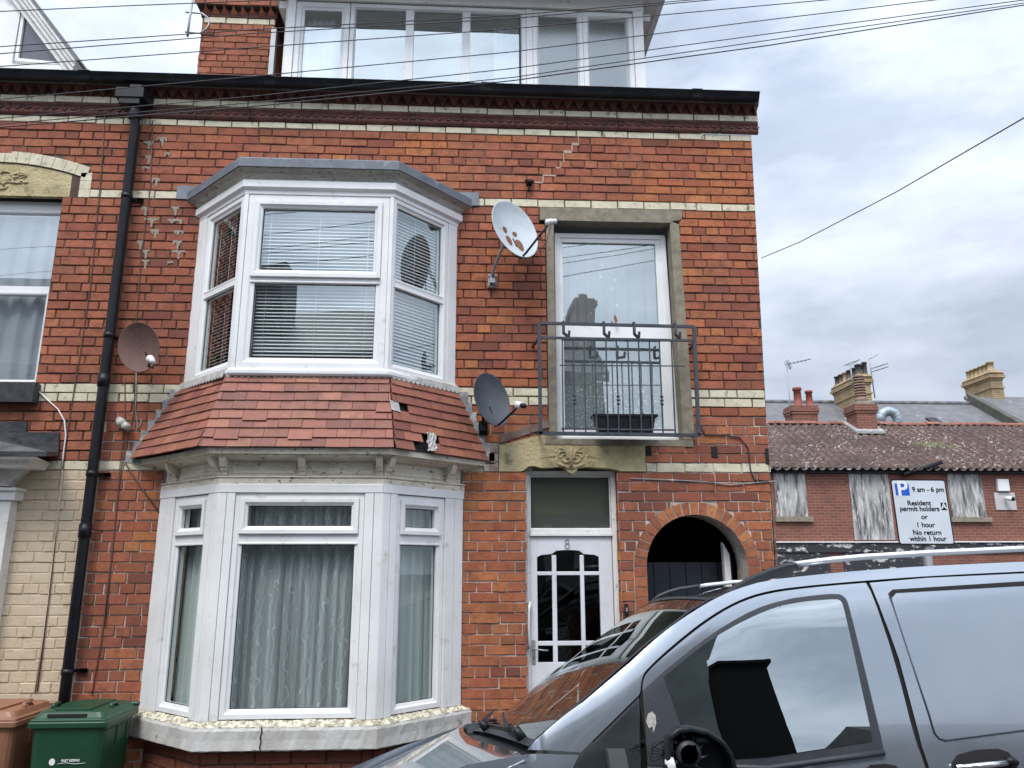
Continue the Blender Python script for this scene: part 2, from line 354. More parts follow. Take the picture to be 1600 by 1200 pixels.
# ---- cornice: moulding, dogtooth, white course, gutter (runs over both houses)
def egg(M, x0, x1, zc):
    x = x0
    while x < x1:
        M.s = True
        pts = [(x+.03+cos(a)*.026, .026+.006*abs(sin(a)), zc+sin(a)*.026) for a in [pi+pi*k/8 for k in range(9)]]
        M.tube([M.w(p) for p in pts], .0055, 5); x += .0757
    M.s = False
def cornice(x0, x1, root, vis0, vis1, cut=.035):
    m = MB(); prof = [(5.743,0),(5.743,.014),(5.757,.026),(5.77,.030),(5.815,.020),(5.832,.030),(5.836,.034),(5.845,.033),(5.85,.02),(5.85,0)]
    x = x0
    while x < x1-.02:
        b = min(x+.455, x1); m.loft([[ (u,-n,z) for z, n in prof] for u in (x+.003, b-.003)]); x = b
    m.box(x0, x1, -.02, .02, 5.845, 5.85); egg(m, vis0, vis1, 5.812)
    m.build('moulding', M_TERRA, root)
    m = MB(); bricks(m, [(5.85,.068,'w')], x0, x1); m.v = [(a,b-.030,c) for a,b,c in m.v]
    m.build('cream_course', [M_BRICK, M_MORTAR, M_WBRICK], root, attr=True)
    m = MB(); x = x0; m.box(x0, x1, -.05, .022, 5.918, 6.03); m.box(x0, x1, 0, .075, 5.995, 6.03)
    while x < x1-.03:      # dogtooth: bricks set diagonally, pointed downwards
        w = .1; a, b = x+.004, min(x+w-.004, x1); c = (a+b)/2
        m.add([(a,.020,5.993),(b,.020,5.993),(b,.070,5.993),(a,.070,5.993),(c,.022,5.916),(c,.040,5.918)], [(3,2,5),(0,3,5,4),(2,1,4,5),(1,0,4),(0,1,2,3)])
        x += w
    m.build('dogtooth_course', M_TERRA, root)
    m = MB(); prof = [(6.012,.10),(5.988,.125),(5.978,.155),(5.985,.180),(6.005,.190),(6.025,.203),(6.038,.213),(6.046,.205),(6.03,.185),(5.995,.165),(5.998,.13),(6.045,.10),(6.045,.09),(6.012,.09)]
    m.loft([[(u,-n,z) for z, n in prof] for u in (x0, x1-cut)]); x = x0+1.1
    m.box(x0, x1, .05, .09, 6.012, 6.05)
    while x < x1-.05:
        m.loft([[(u,-(n+.006),z+(.004 if z > 6 else -.004)) for z, n in prof[:9]+[(6.045,.09),(6.012,.09)]] for u in (x-.045, x+.045)]); x += 1.83
    g = m.build('gutter', M_GUT, root); return g
# moss tufts in gutter end built later
cornice(-2.82, 2.53, house, -2.82, 2.5)
# ---- roof, dormer, chimney
m = MB(); m.plan([(-2.82,-.12),(2.5,-.12),(2.5,3.6),(-2.82,3.6)], [5.98,5.98,7.55,7.55], [6.02,6.02,7.6,7.6]); m.plan([(-2.82,3.6),(2.5,3.6),(2.5,7.5),(-2.82,7.5)], [7.55,7.55,5.98,5.98], [7.6,7.6,6.02,6.02])
m.prism([(0,0)], 0, 0) if False else None
m.build('roof', M_SLATE, house)
dorm = MB(); DY = .8
dorm.box(-2.0,1.85,-3.2,-DY-.08,7.6,7.68)
for x in (-1.92,1.66): dorm.box(x, x+.07, -3.0, -DY-.06, 6.2, 7.6)
dorm.box(-1.92,1.73,-DY-.04,-DY+.01,6.2,6.62)
dd = dorm.build('dormer', M_UPVCD, house)
def window(M, u0, u1, z0, z1, w=.06, n0=-.05, n1=.01):
    M.sweep(rect(u0,u1,z0,z1), [(0,n0),(0,n1),(w*.55,n1),(w*.72,n1-.012),(w,n1-.02),(w,n0)]); return M
def pane(M, u0, u1, z0, z1, n): M.add([(u0,n,z0),(u1,n,z0),(u1,n,z1),(u0,n,z1)], [(0,1,2,3)]); return M
DU = [(-1.76,-1.45),(-1.37,-.92),(-.87,-.425),(-.375,.075),(.275,.64),(.74,1.13)]
for x in (-1.92,1.66): pass
def room(M, x0, x1, y0, y1, z0, z1):
    M.add([(x0,y0,z0),(x1,y0,z0),(x1,y1,z0),(x0,y1,z0),(x0,y0,z1),(x1,y0,z1),(x1,y1,z1),(x0,y1,z1)], [(0,1,2,3),(4,7,6,5),(1,5,6,2),(2,6,7,3),(3,7,4,0)], True)
M = MB((0,.8,0)); DZ0, DZ1 = 6.3, 7.61
GL = [(-1.717,-1.322),(-1.203,-.697),(-.614,-.123),(-.039,.431),(.657,1.055),(1.179,1.566)]
M.sweep(rect(-1.80,-1.262,DZ0,DZ1), [(0,-.05),(0,.012),(.05,.012),(.06,0),(.083,-.008),(.083,-.05)])
M.sweep(rect(-1.255,.53,DZ0,DZ1), [(0,-.05),(0,.012),(.04,.012),(.045,0),(.052,-.008),(.052,-.05)])
for x in (-.655,-.081): M.box(x-.041, x+.041, -.04, .004, DZ0+.05, DZ1-.05)
M.sweep(rect(.60,1.117,DZ0,DZ1), [(0,-.05),(0,.012),(.04,.012),(.05,0),(.06,-.008),(.06,-.05)])
M.sweep(rect(1.119,1.64,DZ0,DZ1), [(0,-.05),(0,.012),(.045,.012),(.055,0),(.06,-.008),(.075,-.05)])
M.box(-1.879,-1.802,-.05,.03,DZ0,DZ1+.02); M.box(.532,.598,-.05,.02,DZ0,DZ1); M.box(1.642,1.744,-.05,.03,DZ0,DZ1+.02)
M.build('window_frame', M_UPVC, dd, bevel=.003)
M = MB((0,.8,0))
for i, (a, b) in enumerate(GL):
    if i < 4: pane(M, a-.03, b+.03, DZ0+.03, DZ1-.03, -.03)
M.build('window_pane', M_GLASSH, dd)
M = MB((0,.8,0))
for a, b in GL[4:]: pane(M, a-.03, b+.03, DZ0+.03, DZ1-.03, -.03)
M.build('frosted_pane', M_GLASSF, dd)
M = MB(); room(M,-1.86,1.68,.86,2.4,6.25,7.62)
M.build('room', mat('bedroom_wall',(.30,.31,.35),.9), dd)
M = MB(); M.box(-2.08,2.0,-4.0,-.25,7.80,7.86); M.k = 1; M.box(-2.10,2.02,-4.02,-.22,7.862,7.93); M.k = 0
M.box(-1.9,1.76,-.84,-.79,7.63,7.80)
for x in (-2.06,1.93): M.box(x,x+.045,-4.0,-.27,7.785,7.80)
M.box(-1.86,1.73,-.79,-.765,7.625,7.66)
M.build('dormer_roof', [M_UPVCD, M_LEAD], dd)
M = MB(); 
for x in (-1.88,1.70):
    M = MB(); M.box(x, x+.05, -3.2, -.85, 6.3, 7.8); M.build('dormer_cheek', mat('hung_tile',(.25,.10,.08),.85,c2=(.15,.07,.06),sc=9), dd)
def drape(name, u0, u1, z0, z1, Y, amp, wave, m, parent=None, ux=(1,0,0), n=(0,-1,0), o=None, nz=6, taper=0):
    M = MB(o or (0,Y,0), ux, n); M.s = True; k = int((u1-u0)/wave*10)+2; vs = []; fs = []
    ph = [rnd.uniform(.75,1.3) for _ in range(200)]; a = 0; us = []
    for i in range(k):
        u = u0+(u1-u0)*i/(k-1); us.append((u, a)); a += 2*pi*((u1-u0)/(k-1))/wave*ph[int((u-u0)/wave*.9) % 200]
    for j in range(nz+1):
        z = z1+(z0-z1)*j/nz
        for u, a in us:
            fl = 1+taper*j/nz
            vs.append(((u-(u0+u1)/2)*fl+(u0+u1)/2+.006*sin(a*1.7+j*.4), amp*(sin(a)+.35*sin(a*2.3+1))*(.7+.3*j/nz), z+.004*sin(a)))
    for j in range(nz):
        for i in range(k-1): fs.append((j*k+i, j*k+i+1, (j+1)*k+i+1, (j+1)*k+i))
    M.add(vs, fs); return M.build(name, m, parent)
tag(drape('curtain', -1.72,-1.42,6.3,7.50,.93,.02,.07,M_VOILE), 'white voile curtain gathered behind the far left pane of the roof dormer', 'curtain')
tag(drape('curtain', .2,.47,6.3,7.48,.93,.02,.07,M_VOILE), 'white voile curtain gathered at the right of the fourth pane of the roof dormer', 'curtain')
# chimney of the terrace beside the dormer
M = MB((0,1.2,0)); crow = [(5.9+c1*i, c1, 'h' if i % 5 == 2 else 's') for i in range(23)]
bricks(M, crow, -2.885,-2.12, pal=UPP); zc = 5.9+c1*23
bricks(M, [(zc,c1,'w')], -2.885,-2.12)
M.k = 2
M.k = 0
for i in range(8):
    a = -2.89+i*.097; M.col = pick(UPP); M.add([(a,.0,zc+c1+.03),(a+.09,.0,zc+c1+.03),(a+.045,.07,zc+c1+.10),(a+.045,-.02,zc+c1)], [(0,1,2),(0,3,1),(1,3,2),(2,3,0)])
M.col=(.1,.04,.035); M.box(-2.90,-2.105,-.7,.01,zc+c1,zc+2.3*c1)
M.basis((0,1.2-.075,0),(1,0,0)); bricks(M, [(zc+2.3*c1,c1,'s'),(zc+3.3*c1,c1,'h')], -2.96,-2.05, pal=UPP)
M.basis((-2.885,1.2,0),(0,1,0),(-1,0,0)); bricks(M, crow, 0,1.0, pal=UPP); bricks(M, [(zc,c1,'w')], 0, 1.0)
M.basis((-2.12,1.2,0),(0,1,0),(1,0,0)); bricks(M, crow, 0,1.0, pal=UPP)
M.basis(); M.k = 1; M.box(-2.94,-2.07,-2.2,-1.145,zc+2.4*c1,zc+4.25*c1); M.box(-2.87,-2.135,-2.2,-1.21,5.6,zc+c1)
chim = M.build('chimney', [M_BRICK, M_MORTAR, M_WBRICK], house, attr=True)
for x in (-2.74,-2.3): M = MB(); M.tube([(x,1.5,8.05),(x,1.5,8.6)], .11, 12); M.build('chimney_pot', M_TERRA, chim)
M = MB(); M.box(-2.135,-2.085,-1.195,-1.13,6.3,7.56); M.build('vent_flue', M_METAL, chim)
# ------------------------------------------------------------------ bay windows
def unit(parent, A, B, z0, z1, u0, u1, trans, wf, sash=None, nb=-.07, glass=M_GLASS, low_sash=False, gl2=None):
    """outer frame + transom at z=trans(z0,z1) + opening sash above (or below)"""
    A = Vector((*A,0)); B = Vector((*B,0)); d = (B-A).normalized(); n = Vector((d.y,-d.x,0))
    M = MB(A, d, n); M.sweep(rect(u0,u1,z0,z1), [(0,nb),(0,.0),(wf*.55,.0),(wf*.7,-.012),(wf,-.018),(wf,nb)])
    t0, t1 = trans; M.box(u0+wf*.5, u1-wf*.5, nb, -.006, t0, t1)
    M.sweep(rect(u0+wf*.5,u1-wf*.5,t0+.002,t1-.002), [(0,-.006),(.0,-.003),(.012,-.003),(.016,-.006)])
    if sash:
        a = wf*.62; M.sweep(rect(u0+a,u1-a,t1-.012,z1-a), [(0,nb),(0,.014),(sash*.55,.014),(sash*.75,.002),(sash,-.006),(sash,nb)])
    if low_sash: 
        a = wf*.5; M.sweep(rect(u0+a,u1-a,z0+a,t0+.008), [(0,nb),(0,.012),(sash*.4,.012),(sash*.6,.002),(sash*.8,-.006),(sash*.8,nb)])
    fr = M.build('window_frame', M_UPVC, parent, bevel=.0025)
    M = MB(A, d, n); pane(M, u0+wf*.8, u1-wf*.8, t0+.02, z1-wf*.8, -.035); pane(M, u0+wf*.8, u1-wf*.8, z0+wf*.8, t0+.01, -.035)
    M.build('window_pane', glass, fr)
    M = MB(A, d, n); ga = wf*.62+(sash or wf*.38)       # black gaskets
    M.sweep(rect(u0+ga-.003,u1-ga+.003,t1-.012+(sash or .012)-.003,z1-ga+.003), [(0,-.033),(.006,-.030),(.008,-.034)])
    M.sweep(rect(u0+wf-.003,u1-wf+.003,z0+wf-.003,t0+.003), [(0,-.033),(.006,-.030),(.008,-.034)])
    M.build('gasket', M_BLK, fr); return A, d, n
def lineA(A, B, u, n_, z=0):
    A = Vector((*A,0)); B = Vector((*B,0)); d = (B-A).normalized(); n = Vector((d.y,-d.x,0)); return A+d*u+n*n_+Vector((0,0,z))
LL,LC,RC,RR = (-2.33,0),(-1.74,-.52),(-.61,-.52),(-.055,0)
lbay = thing('x', (0,0,0), None, None); lbay.name = 'lower_bay'; lbay.parent = house; lbay.matrix_parent_inverse = Matrix.Translation(-house.location)
lbay.matrix_parent_inverse = Matrix(); lbay.location = -house.location
unit(lbay, LC, RC, 1.045, 2.52, .115, 1.005, (2.165,2.25), .06, .052, glass=M_GLASSL)
unit(lbay, LL, LC, 1.045, 2.515, .215, .665, (2.165,2.25), .06, .052, glass=M_GLASSL)
unit(lbay, RC, RR, 1.045, 2.515, .125, .575, (2.165,2.25), .06, .052, glass=M_GLASSL)
M = MB()
for A, B, L, segs in ((LC,RC,1.13,[(-.004,.055),(.058,.113),(1.008,1.07),(1.073,1.134)]), (LL,LC,.786,[(.0,.10),(.103,.213),(.668,.725),(.728,.79)]), (RC,RR,.761,[(-.004,.06),(.063,.123),(.578,.67),(.673,.757)])):
    a = Vector((*A,0)); d = (Vector((*B,0))-a).normalized(); M.basis(a, d, (d.y,-d.x,0))
    for u0, u1 in segs: M.box(u0, u1, -.10, .012, 1.035, 2.52)
    M.box(-.003, L+.003, -.1, .016, 2.52, 2.58)
M.build('corner_post', M_UPVC, lbay, bevel=.003)
# sill
def ringplan(off, w=(0,0), pts=(LL,LC,RC,RR)):
    """offset the canted outline outwards by off, return the outer polyline"""
    P = [Vector(p) for p in pts]; out = []
    for i, p in enumerate(P):
        if i == 0: d = (P[1]-p).normalized(); n = Vector((d.y,-d.x)); q = p+n*off; t = -q.y/d.y; out.append(q+d*t)
        elif i == len(P)-1: d = (p-P[i-1]).normalized(); n = Vector((d.y,-d.x)); q = p+n*off; t = -q.y/d.y; out.append(q+d*t)
        else:
            d1 = (p-P[i-1]).normalized(); d2 = (P[i+1]-p).normalized(); n1 = Vector((d1.y,-d1.x)); n2 = Vector((d2.y,-d2.x)); b = n1+n2; out.append(p+b*(off/b.dot(n1)))
    return [(q.x,q.y) for q in out]
def strip(M, prof, pts, close_back=False):     # profile list of (offset, z) swept round the bay
    rings = []
    pl = [ringplan(o, pts=pts) for o, z in prof]
    for i in range(4): rings.append([(pl[j][i][0], pl[j][i][1], prof[j][1]) for j in range(len(prof))])
    M.loft(rings, False, False); return M
LB = (LL,LC,RC,RR)
M = MB()
def rough_strip(M, prof, pts, step, jit):
    """like strip() but subdivided lengthwise with small irregularities: worn stone"""
    pl = [ringplan(o, pts=pts) for o, z in prof]; rings = []
    for i in range(3):
        L = (Vector(pl[0][i+1])-Vector(pl[0][i])).length; k = max(2, int(L/step))
        for t in range(k+(i == 2)):
            s = t/k; r = []
            for j in range(len(prof)):
                a = Vector(pl[j][i]); b = Vector(pl[j][i+1]); q = a.lerp(b, s)
                e = 0 if (t == 0 or s == 1) else 1
                r.append((q.x+rnd.uniform(-jit,jit)*e, q.y+rnd.uniform(-jit,jit), prof[j][1]+rnd.uniform(-jit,jit)))
            rings.append(r)
    M.loft(rings, False, False)
rough_strip(M, [(-.12,.858),(.052,.862),(.06,.87),(.058,.93),(.06,.985),(.052,1.005)], LB, .025, .0022)
M.k = 1; rough_strip(M, [(.052,1.005),(.03,1.022),(.0,1.038),(-.12,1.045)], LB, .02, .004)
sl = M.build('stone_sill', [M_SILL, M_FLAKE], lbay)
M = MB(); M.tube([(-1.33,-.583,1.012),(-1.322,-.583,.985),(-1.331,-.583,.95),(-1.324,-.583,.92),(-1.33,-.583,.89),(-1.325,-.582,.865)], .0045, 5); M.build('crack', M_DARK, sl)
M = MB()
P_ = ringplan(-.03, pts=LB)
rws = [r for r in ROWS if r[0] < .80]
for i in range(3):
    a = Vector((*P_[i],0)); b = Vector((*P_[i+1],0)); d = (b-a).normalized(); M.basis(a, d, (d.y,-d.x,0)); bricks(M, rws, .003, (b-a).length-.003, pal=[((.26,.08,.05),3),((.20,.065,.045),2)])
M.build('bay_brickwork', [M_BRICK, M_MORTAR], lbay, attr=True)
# timber cornice with brackets
M = MB()
strip(M, [(-.08,2.58),(.010,2.58),(.012,2.612),(.004,2.618),(.018,2.628),(.012,2.636),(-.012,2.640),(-.012,2.742),(.02,2.75),(.055,2.765),(.095,2.772),(.095,2.778),(.125,2.778),(.128,2.818),(-.05,2.822)], LB)
for A, B, us in ((LC,RC,(.025,.565,1.105)),(LL,LC,(.18,.765)),(RC,RR,(.02,.60))):
    a = Vector((*A,0)); d = (Vector((*B,0))-a).normalized(); n = Vector((d.y,-d.x,0))
    for u in us:
        M.basis(a+d*(u-.022), n, d); q = [(-.012,2.64),(.012,2.64),(.018,2.665),(.035,2.675),(.038,2.69),(.06,2.70),(.085,2.735),(.092,2.775),(-.012,2.775)]
        k = len(q); M.add([(x,0,z) for x,z in q]+[(x,.045,z) for x,z in q], [tuple(range(k))[::-1], tuple(range(k,2*k))]+[(i,(i+1)%k,k+(i+1)%k,k+i) for i in range(k)])
    M.basis(a, d, n)
    for u0, u1 in zip(us[:-1], us[1:]): M.sweep(rect(u0+.05,u1-.05,2.655,2.73), [(0,-.014),(0,-.006),(.012,-.006),(.02,-.012)])
M.build('bracketed_cornice', M_TIMBER, lbay)
M = MB(); room(M,-2.3,-.1,.06,2.2,.85,2.6)
for z in (.95,2.585): M.add([(-2.3,.06,z),(-1.72,-.44,z),(-.62,-.44,z),(-.1,.06,z)], [(0,1,2,3)], True)
M.build('room', M_ROOM, lbay)
for (A,B,u0,u1,mt,lab,am,wv) in ((LC,RC,.13,1.0,M_LACE,'swirl-patterned net curtain in pleats across the middle of the ground-floor bay window',.028,.085),(LL,LC,.22,.66,M_NET,'plain greenish net curtain in the left side of the ground-floor bay window',.022,.10),(RC,RR,.13,.58,M_NET,'plain greenish net curtain in the right side of the ground-floor bay window',.022,.10)):
    a = Vector((*A,0)); d = (Vector((*B,0))-a).normalized(); n = Vector((d.y,-d.x,0))
    tag(drape('net_curtain', u0, u1, 1.08, 2.49, 0, am, wv, mt, None, d, n, a-n*.13, 4), lab, 'curtain')
# ---- tiled skirt roof between the bays
def tilemat():
    m, t, p, o = nt('clay_tile'); a = N(t, 'Attribute', attribute_name='Col'); co_ = coords(t)
    c = mix(t, noise(t, co_, 6, 6, .7, .5, .8), a.outputs['Color'], (.12,.05,.045)); c = mix(t, noise(t, co_, 60, 4, .6, .62, .75), c, (.40,.26,.22))
    t.links.new(c, p.inputs['Base Color']); p.inputs['Roughness'].default_value = .6; p.inputs['Specular IOR Level'].default_value = .4
    bump(t, p, noise(t, co_, 70, 5), .3, .004); return m
M_TILE = tilemat()
TP = [((.29,.105,.068),6),((.255,.092,.06),6),((.32,.125,.078),2),((.21,.075,.052),2)]
EB = [Vector(q) for q in ((-2.585,0,2.822),(-1.855,-.655,2.822),(-.53,-.655,2.822),(.135,0,2.822))]
ET = [Vector(q) for q in ((-2.255,0,3.385),(-1.77,-.475,3.385),(-.60,-.475,3.385),(-.115,0,3.385))]
TM = MB(); TL = MB()
for i in range(3):
    a, b, c, d_ = EB[i], EB[i+1], ET[i+1], ET[i]; ux = (b-a).normalized(); nn = ux.cross((d_-a)).normalized()
    if nn.y > 0: nn = -nn
    up = nn.cross(ux); up = up if up.z > 0 else -up; S_ = (d_-a).dot(up)
    uv = [((q-a).dot(ux), (q-a).dot(up)) for q in (a,b,c,d_)]
    TL.basis(a-nn*.012, ux, nn, up); TL.add([(u,0,s) for u, s in uv]+[(u,-.02,s) for u, s in uv], [(0,1,2,3)])
    rows_ = 8; g = S_/rows_; TM.basis(a, ux, nn, up)
    def edge_at(s, l):
        (x0,y0),(x1,y1) = (uv[0],uv[3]) if l else (uv[1],uv[2]); return x0+(x1-x0)*(s-y0)/(y1-y0)
    for r in range(rows_+1):
        s0 = r*g-.006; s1 = s0+g*1.15
        if r == rows_: s1 = s0+.03
        w = .168 if i == 1 else .168; x = -1+(.5*w if r % 2 else 0)+rnd.uniform(-.01,.01)
        while x < 3:
            j = rnd.uniform(-.004,.004); drop = rnd.uniform(0,.004) + (.018 if rnd.random() < .03 else 0)
            poly = [(x+.0015,s0-drop),(x+w-.0015,s0-drop+j*.5),(x+w-.0015,s1),(x+.0015,s1)]
            # clip to the hips
            for (p0,p1,sg) in ((uv[0],uv[3],-1),(uv[1],uv[2],1)):
                ex, ey = p1[0]-p0[0], p1[1]-p0[1]; A_, B_ = ey*sg, -ex*sg
                poly = clip(poly, A_, B_, A_*p0[0]+B_*p0[1]+(0 if sg < 0 else 0)) if poly else poly
            hole = i == 2 and ((r == 0 and .20 < x+w/2 < .36) or (r == 1 and .22 < x+w/2 < .36) or (r == 4 and x+w/2 < .16))
            if len(poly) > 2 and not hole:
                area = abs(sum(poly[k-1][0]*poly[k][1]-poly[k][0]*poly[k-1][1] for k in range(len(poly))))/2
                if area > .0004:
                    TM.col = pick(TP); k = len(poly); th = .011; cv = rnd.uniform(0,.003)
                    def lift(s): return .012*max(0,(1-(s-s0)/g))+.001+cv
                    vs = [(u, lift(s)+th, s) for u, s in poly]+[(u, lift(s), s) for u, s in poly]
                    TM.add(vs, [tuple(range(k)), tuple(range(k,2*k))[::-1]]+[(q,k+q,k+(q+1)%k,(q+1)%k) for q in range(k)])
            x += w
tiles = TM.build('tiled_skirt_roof', M_TILE, lbay, attr=True)
TL.build('roof_underlay', M_DARK, lbay)
M = MB()     # hip caps in lead, scalloped lead apron, side flashings
M.s = False
# exposed crumpled lead in the broken corner
vs = []; fs = []
a, b, c, d_ = EB[2], EB[3], ET[3], ET[2]; ux = (b-a).normalized(); nn = ux.cross((d_-a)).normalized(); nn = -nn if nn.y > 0 else nn; up = nn.cross(ux); up = up if up.z > 0 else -up
M.basis(a, ux, nn, up)
for j in range(7):
    for i in range(6): vs.append((.29+i*.017+j*.004, .014+.02*abs(sin(i*1.3+j))+rnd.uniform(0,.008), .0+j*.025))
for j in range(6):
    for i in range(5): fs.append((j*6+i,j*6+i+1,(j+1)*6+i+1,(j+1)*6+i))
M.add(vs, fs)
M.add([(.02,.022,.29),(.1,.024,.28),(.1,.02,.36),(.02,.022,.37)], [(0,1,2,3)])
M.basis()
for i in range(3):     # scalloped apron under the upper window
    t0, t1 = ET[i], ET[i+1]; L = (t1-t0).length; d = (t1-t0).normalized(); n = Vector((d.y,-d.x,0)); dn = (EB[i]-ET[i]+EB[i+1]-ET[i+1]).normalized()
    k = int(L/.045); M.basis(t0+n*.026, d, n)
    for q in range(k):
        u0 = q*L/k; u1 = (q+1)*L/k; uc = (u0+u1)/2; r = (u1-u0)/2
        pts = [(u0,.0,.03),(u1,.0,.03)]+[(uc+cos(x)*r, .004+.004*sin(x), -.006-sin(x)*.026) for x in [pi*w/6 for w in range(7)]]
        M.add(pts, [tuple(range(len(pts)))[::-1]])
    M.basis(t0+n*.0, d, n); M.add([(0,.02,.03),(L,.02,.03),(L,-.06,.10),(0,-.06,.10)], [(0,1,2,3)])
M.build('lead_apron', mat('pale_lead',(.52,.50,.47),.7,c2=(.36,.34,.31),sc=12,c3=(.16,.14,.12),sc3=30,lo3=.6,hi3=.7), lbay)
# stepped flashings against the wall, left and right
for (xb,xt,sg) in ((-2.585,-2.255,-1),(.135,-.115,1)):
    z = 2.83; k = 7; M = MB()
    for i in range(k):
        za, zb = 2.80+i*.0815, 2.80+(i+1)*.0815; f = (i+.5)/k; xs = xb+(xt-xb)*f
        a = xs-sg*.10; b = xs+1.5*sg*(.045 if sg < 0 else .05)
        q = [(min(a,b),za-.004),(max(a,b),za-.004),(max(a,b),zb),(min(a,b),zb)]; M.prism(q, .005, .010+.0012*i)
    M.build('stepped_flashing', M_LEADW, lbay)
# dark slanting line under the skirt roof at left is drawn with the wall cables
# ------------------------------------------------------------------ upper bay
UL,UC,UD,UR = (-2.245,0),(-1.738,-.508),(-.61,-.508),(-.13,0); UB = (UL,UC,UD,UR)
ubay = bpy.data.objects.new('upper_bay', None); C.objects.link(ubay); ubay.parent = house; ubay.location = -house.location
unit(ubay, UC, UD, 3.42, 4.80, .03, 1.10, (4.085,4.14), .085, .058)
unit(ubay, UL, UC, 3.42, 4.80, .125, .70, (4.075,4.14), .068)
unit(ubay, UD, UR, 3.42, 4.80, .0, .60, (4.075,4.14), .062)
M = MB()
strip(M, [(-.09,4.80),(.008,4.80),(.008,4.83),(.03,4.845),(.035,4.848),(.035,4.905),(.02,4.91)], UB)
strip(M, [(-.09,3.36),(.01,3.365),(.022,3.38),(.022,3.405),(.01,3.42),(-.08,3.425)], UB)
for A, B, L, segs in ((UL,UC,.717,[(-.01,.122)]), (UD,UR,.70,[(.603,.70)]), (UC,UD,1.13,[(-.004,.028),(1.102,1.132)])):
    a = Vector((*A,0)); d = (Vector((*B,0))-a).normalized(); M.basis(a, d, (d.y,-d.x,0))
    for u0, u1 in segs: M.box(u0, u1, -.09, .006, 3.42, 4.80)
M.build('window_surround', M_UPVC, ubay, bevel=.003)
M = MB(); strip(M, [(.02,4.905),(.035,4.93),(.05,4.955),(.085,4.975),(.09,4.992)], UB); M.build('timber_cornice', M_GREYT, ubay)
M = MB(); strip(M, [(.09,4.986),(.098,4.984),(.102,5.05),(.09,5.062),(-.3,5.10)], UB); 
M.build('lead_roof', M_LEAD, ubay)
for (a, b) in ((-2.46,-2.16),(-.20,.055)):
    M = MB(); M.prism([(a,4.995),(b,4.995),(b,5.115),(a,5.115)], .004, .014); M.build('lead_flashing', M_LEAD, ubay)
M = MB(); room(M,-2.2,-.18,.06,2.2,3.3,4.92)
for z in (3.38,4.93): M.add([(-2.2,.06,z),(-1.72,-.43,z),(-.63,-.43,z),(-.18,.06,z)], [(0,1,2,3)], True)
M.build('room', M_ROOM, ubay)
for A, B, u0, u1, tiltd, lab in ((UC,UD,.12,1.01,40,'white venetian blind behind the middle pane of the first-floor bay window'),(UL,UC,.20,.63,30,'white venetian blind with open slats in the left side of the first-floor bay window'),(UD,UR,.055,.54,52,'white venetian blind in the right side of the first-floor bay window')):
    a = Vector((*A,0)); d = (Vector((*B,0))-a).normalized(); n = Vector((d.y,-d.x,0)); M = MB(a-n*.085, d, n)
    k = 46; ta = radians(tiltd)
    for i in range(k):
        z = 3.49+i*(1.27/k); w = .0125; dn = cos(ta)*w; dz = sin(ta)*w; g = rnd.uniform(-.0015,.0015)
        M.add([(u0,dn,z-dz+g),(u1,dn,z-dz),(u1,0,z+.0025),(u0,0,z+.0025+g),(u1,-dn,z+dz),(u0,-dn,z+dz+g)], [(0,1,2,3),(3,2,4,5)])
    for f in (.08,.5,.92):
        u = u0+(u1-u0)*f; M.tube([M.w((u,.014,3.47)),M.w((u,.014,4.78))], .0016, 4)
    M.box(u0,u1,-.015,.015,4.76,4.79)
    tag(M.build('venetian_blind', M_BLIND), lab, 'blind')
# ------------------------------------------------------------------ door
M = MB(); M.k = 0
Yd = -.10
M.basis((0,.10,0)); M.sweep(rect(.437,1.158,.15,2.755), [(0,-.06),(0,.02),(.022,.02),(.028,.008),(.036,.002),(.036,-.06)])
M.box(.47,1.12,-.05,.022,2.245,2.268); M.box(.47,1.12,-.05,.012,2.268,2.298); M.box(.43,1.17,-.10,.03,.10,.15)
M.sweep(rect(.474,1.118,2.298,2.715), [(0,-.04),(0,.004),(.006,.004),(.01,-.006)])
doorf = M.build('door_frame', M_TIMBER if False else M_UPVCD, house, bevel=.002)
M = MB((0,.10,0)); pane(M, .47,1.122,2.29,2.72,-.01); M.build('fanlight', M_GLASSO, doorf)
M = MB((0,.10,0)); M.box(.47,1.12,-.07,-.055,2.29,2.42); M.build('fanlight_board', mat('grey_board',(.09,.09,.095),.8), doorf)
M = MB((0,.10,0)); M.box(.47,1.12,-.10,-.085,2.29,2.72); M.build('fanlight_lining', mat('olive_lining',(.15,.148,.12),.9), doorf)
cols = [(.528,.643),(.678,.862),(.893,1.012)]; rowz = [(1.31,1.43),(1.462,1.948),(1.976,2.105)]
M = MB((0,.10,0)); X0, X1, ZB, ZT = .474, 1.116, .16, 2.243
xs = [X0]+[q for c in cols for q in c]+[X1]; T, K = .0, -.045
def archz(x): return 2.108+.03*max(0,1-((x-.77)/.2)**2)
M.box(X0,X1,K,T,ZB,1.31); M.box(X0,.528,K,T,1.31,ZT); M.box(1.012,X1,K,T,1.31,ZT)
M.box(.643,.678,K,T,1.31,2.10); M.box(.862,.893,K,T,1.31,2.10)
for a, b in cols: M.box(a,b,K,T-.001,1.43,1.462); M.box(a,b,K,T-.001,1.948,1.976)
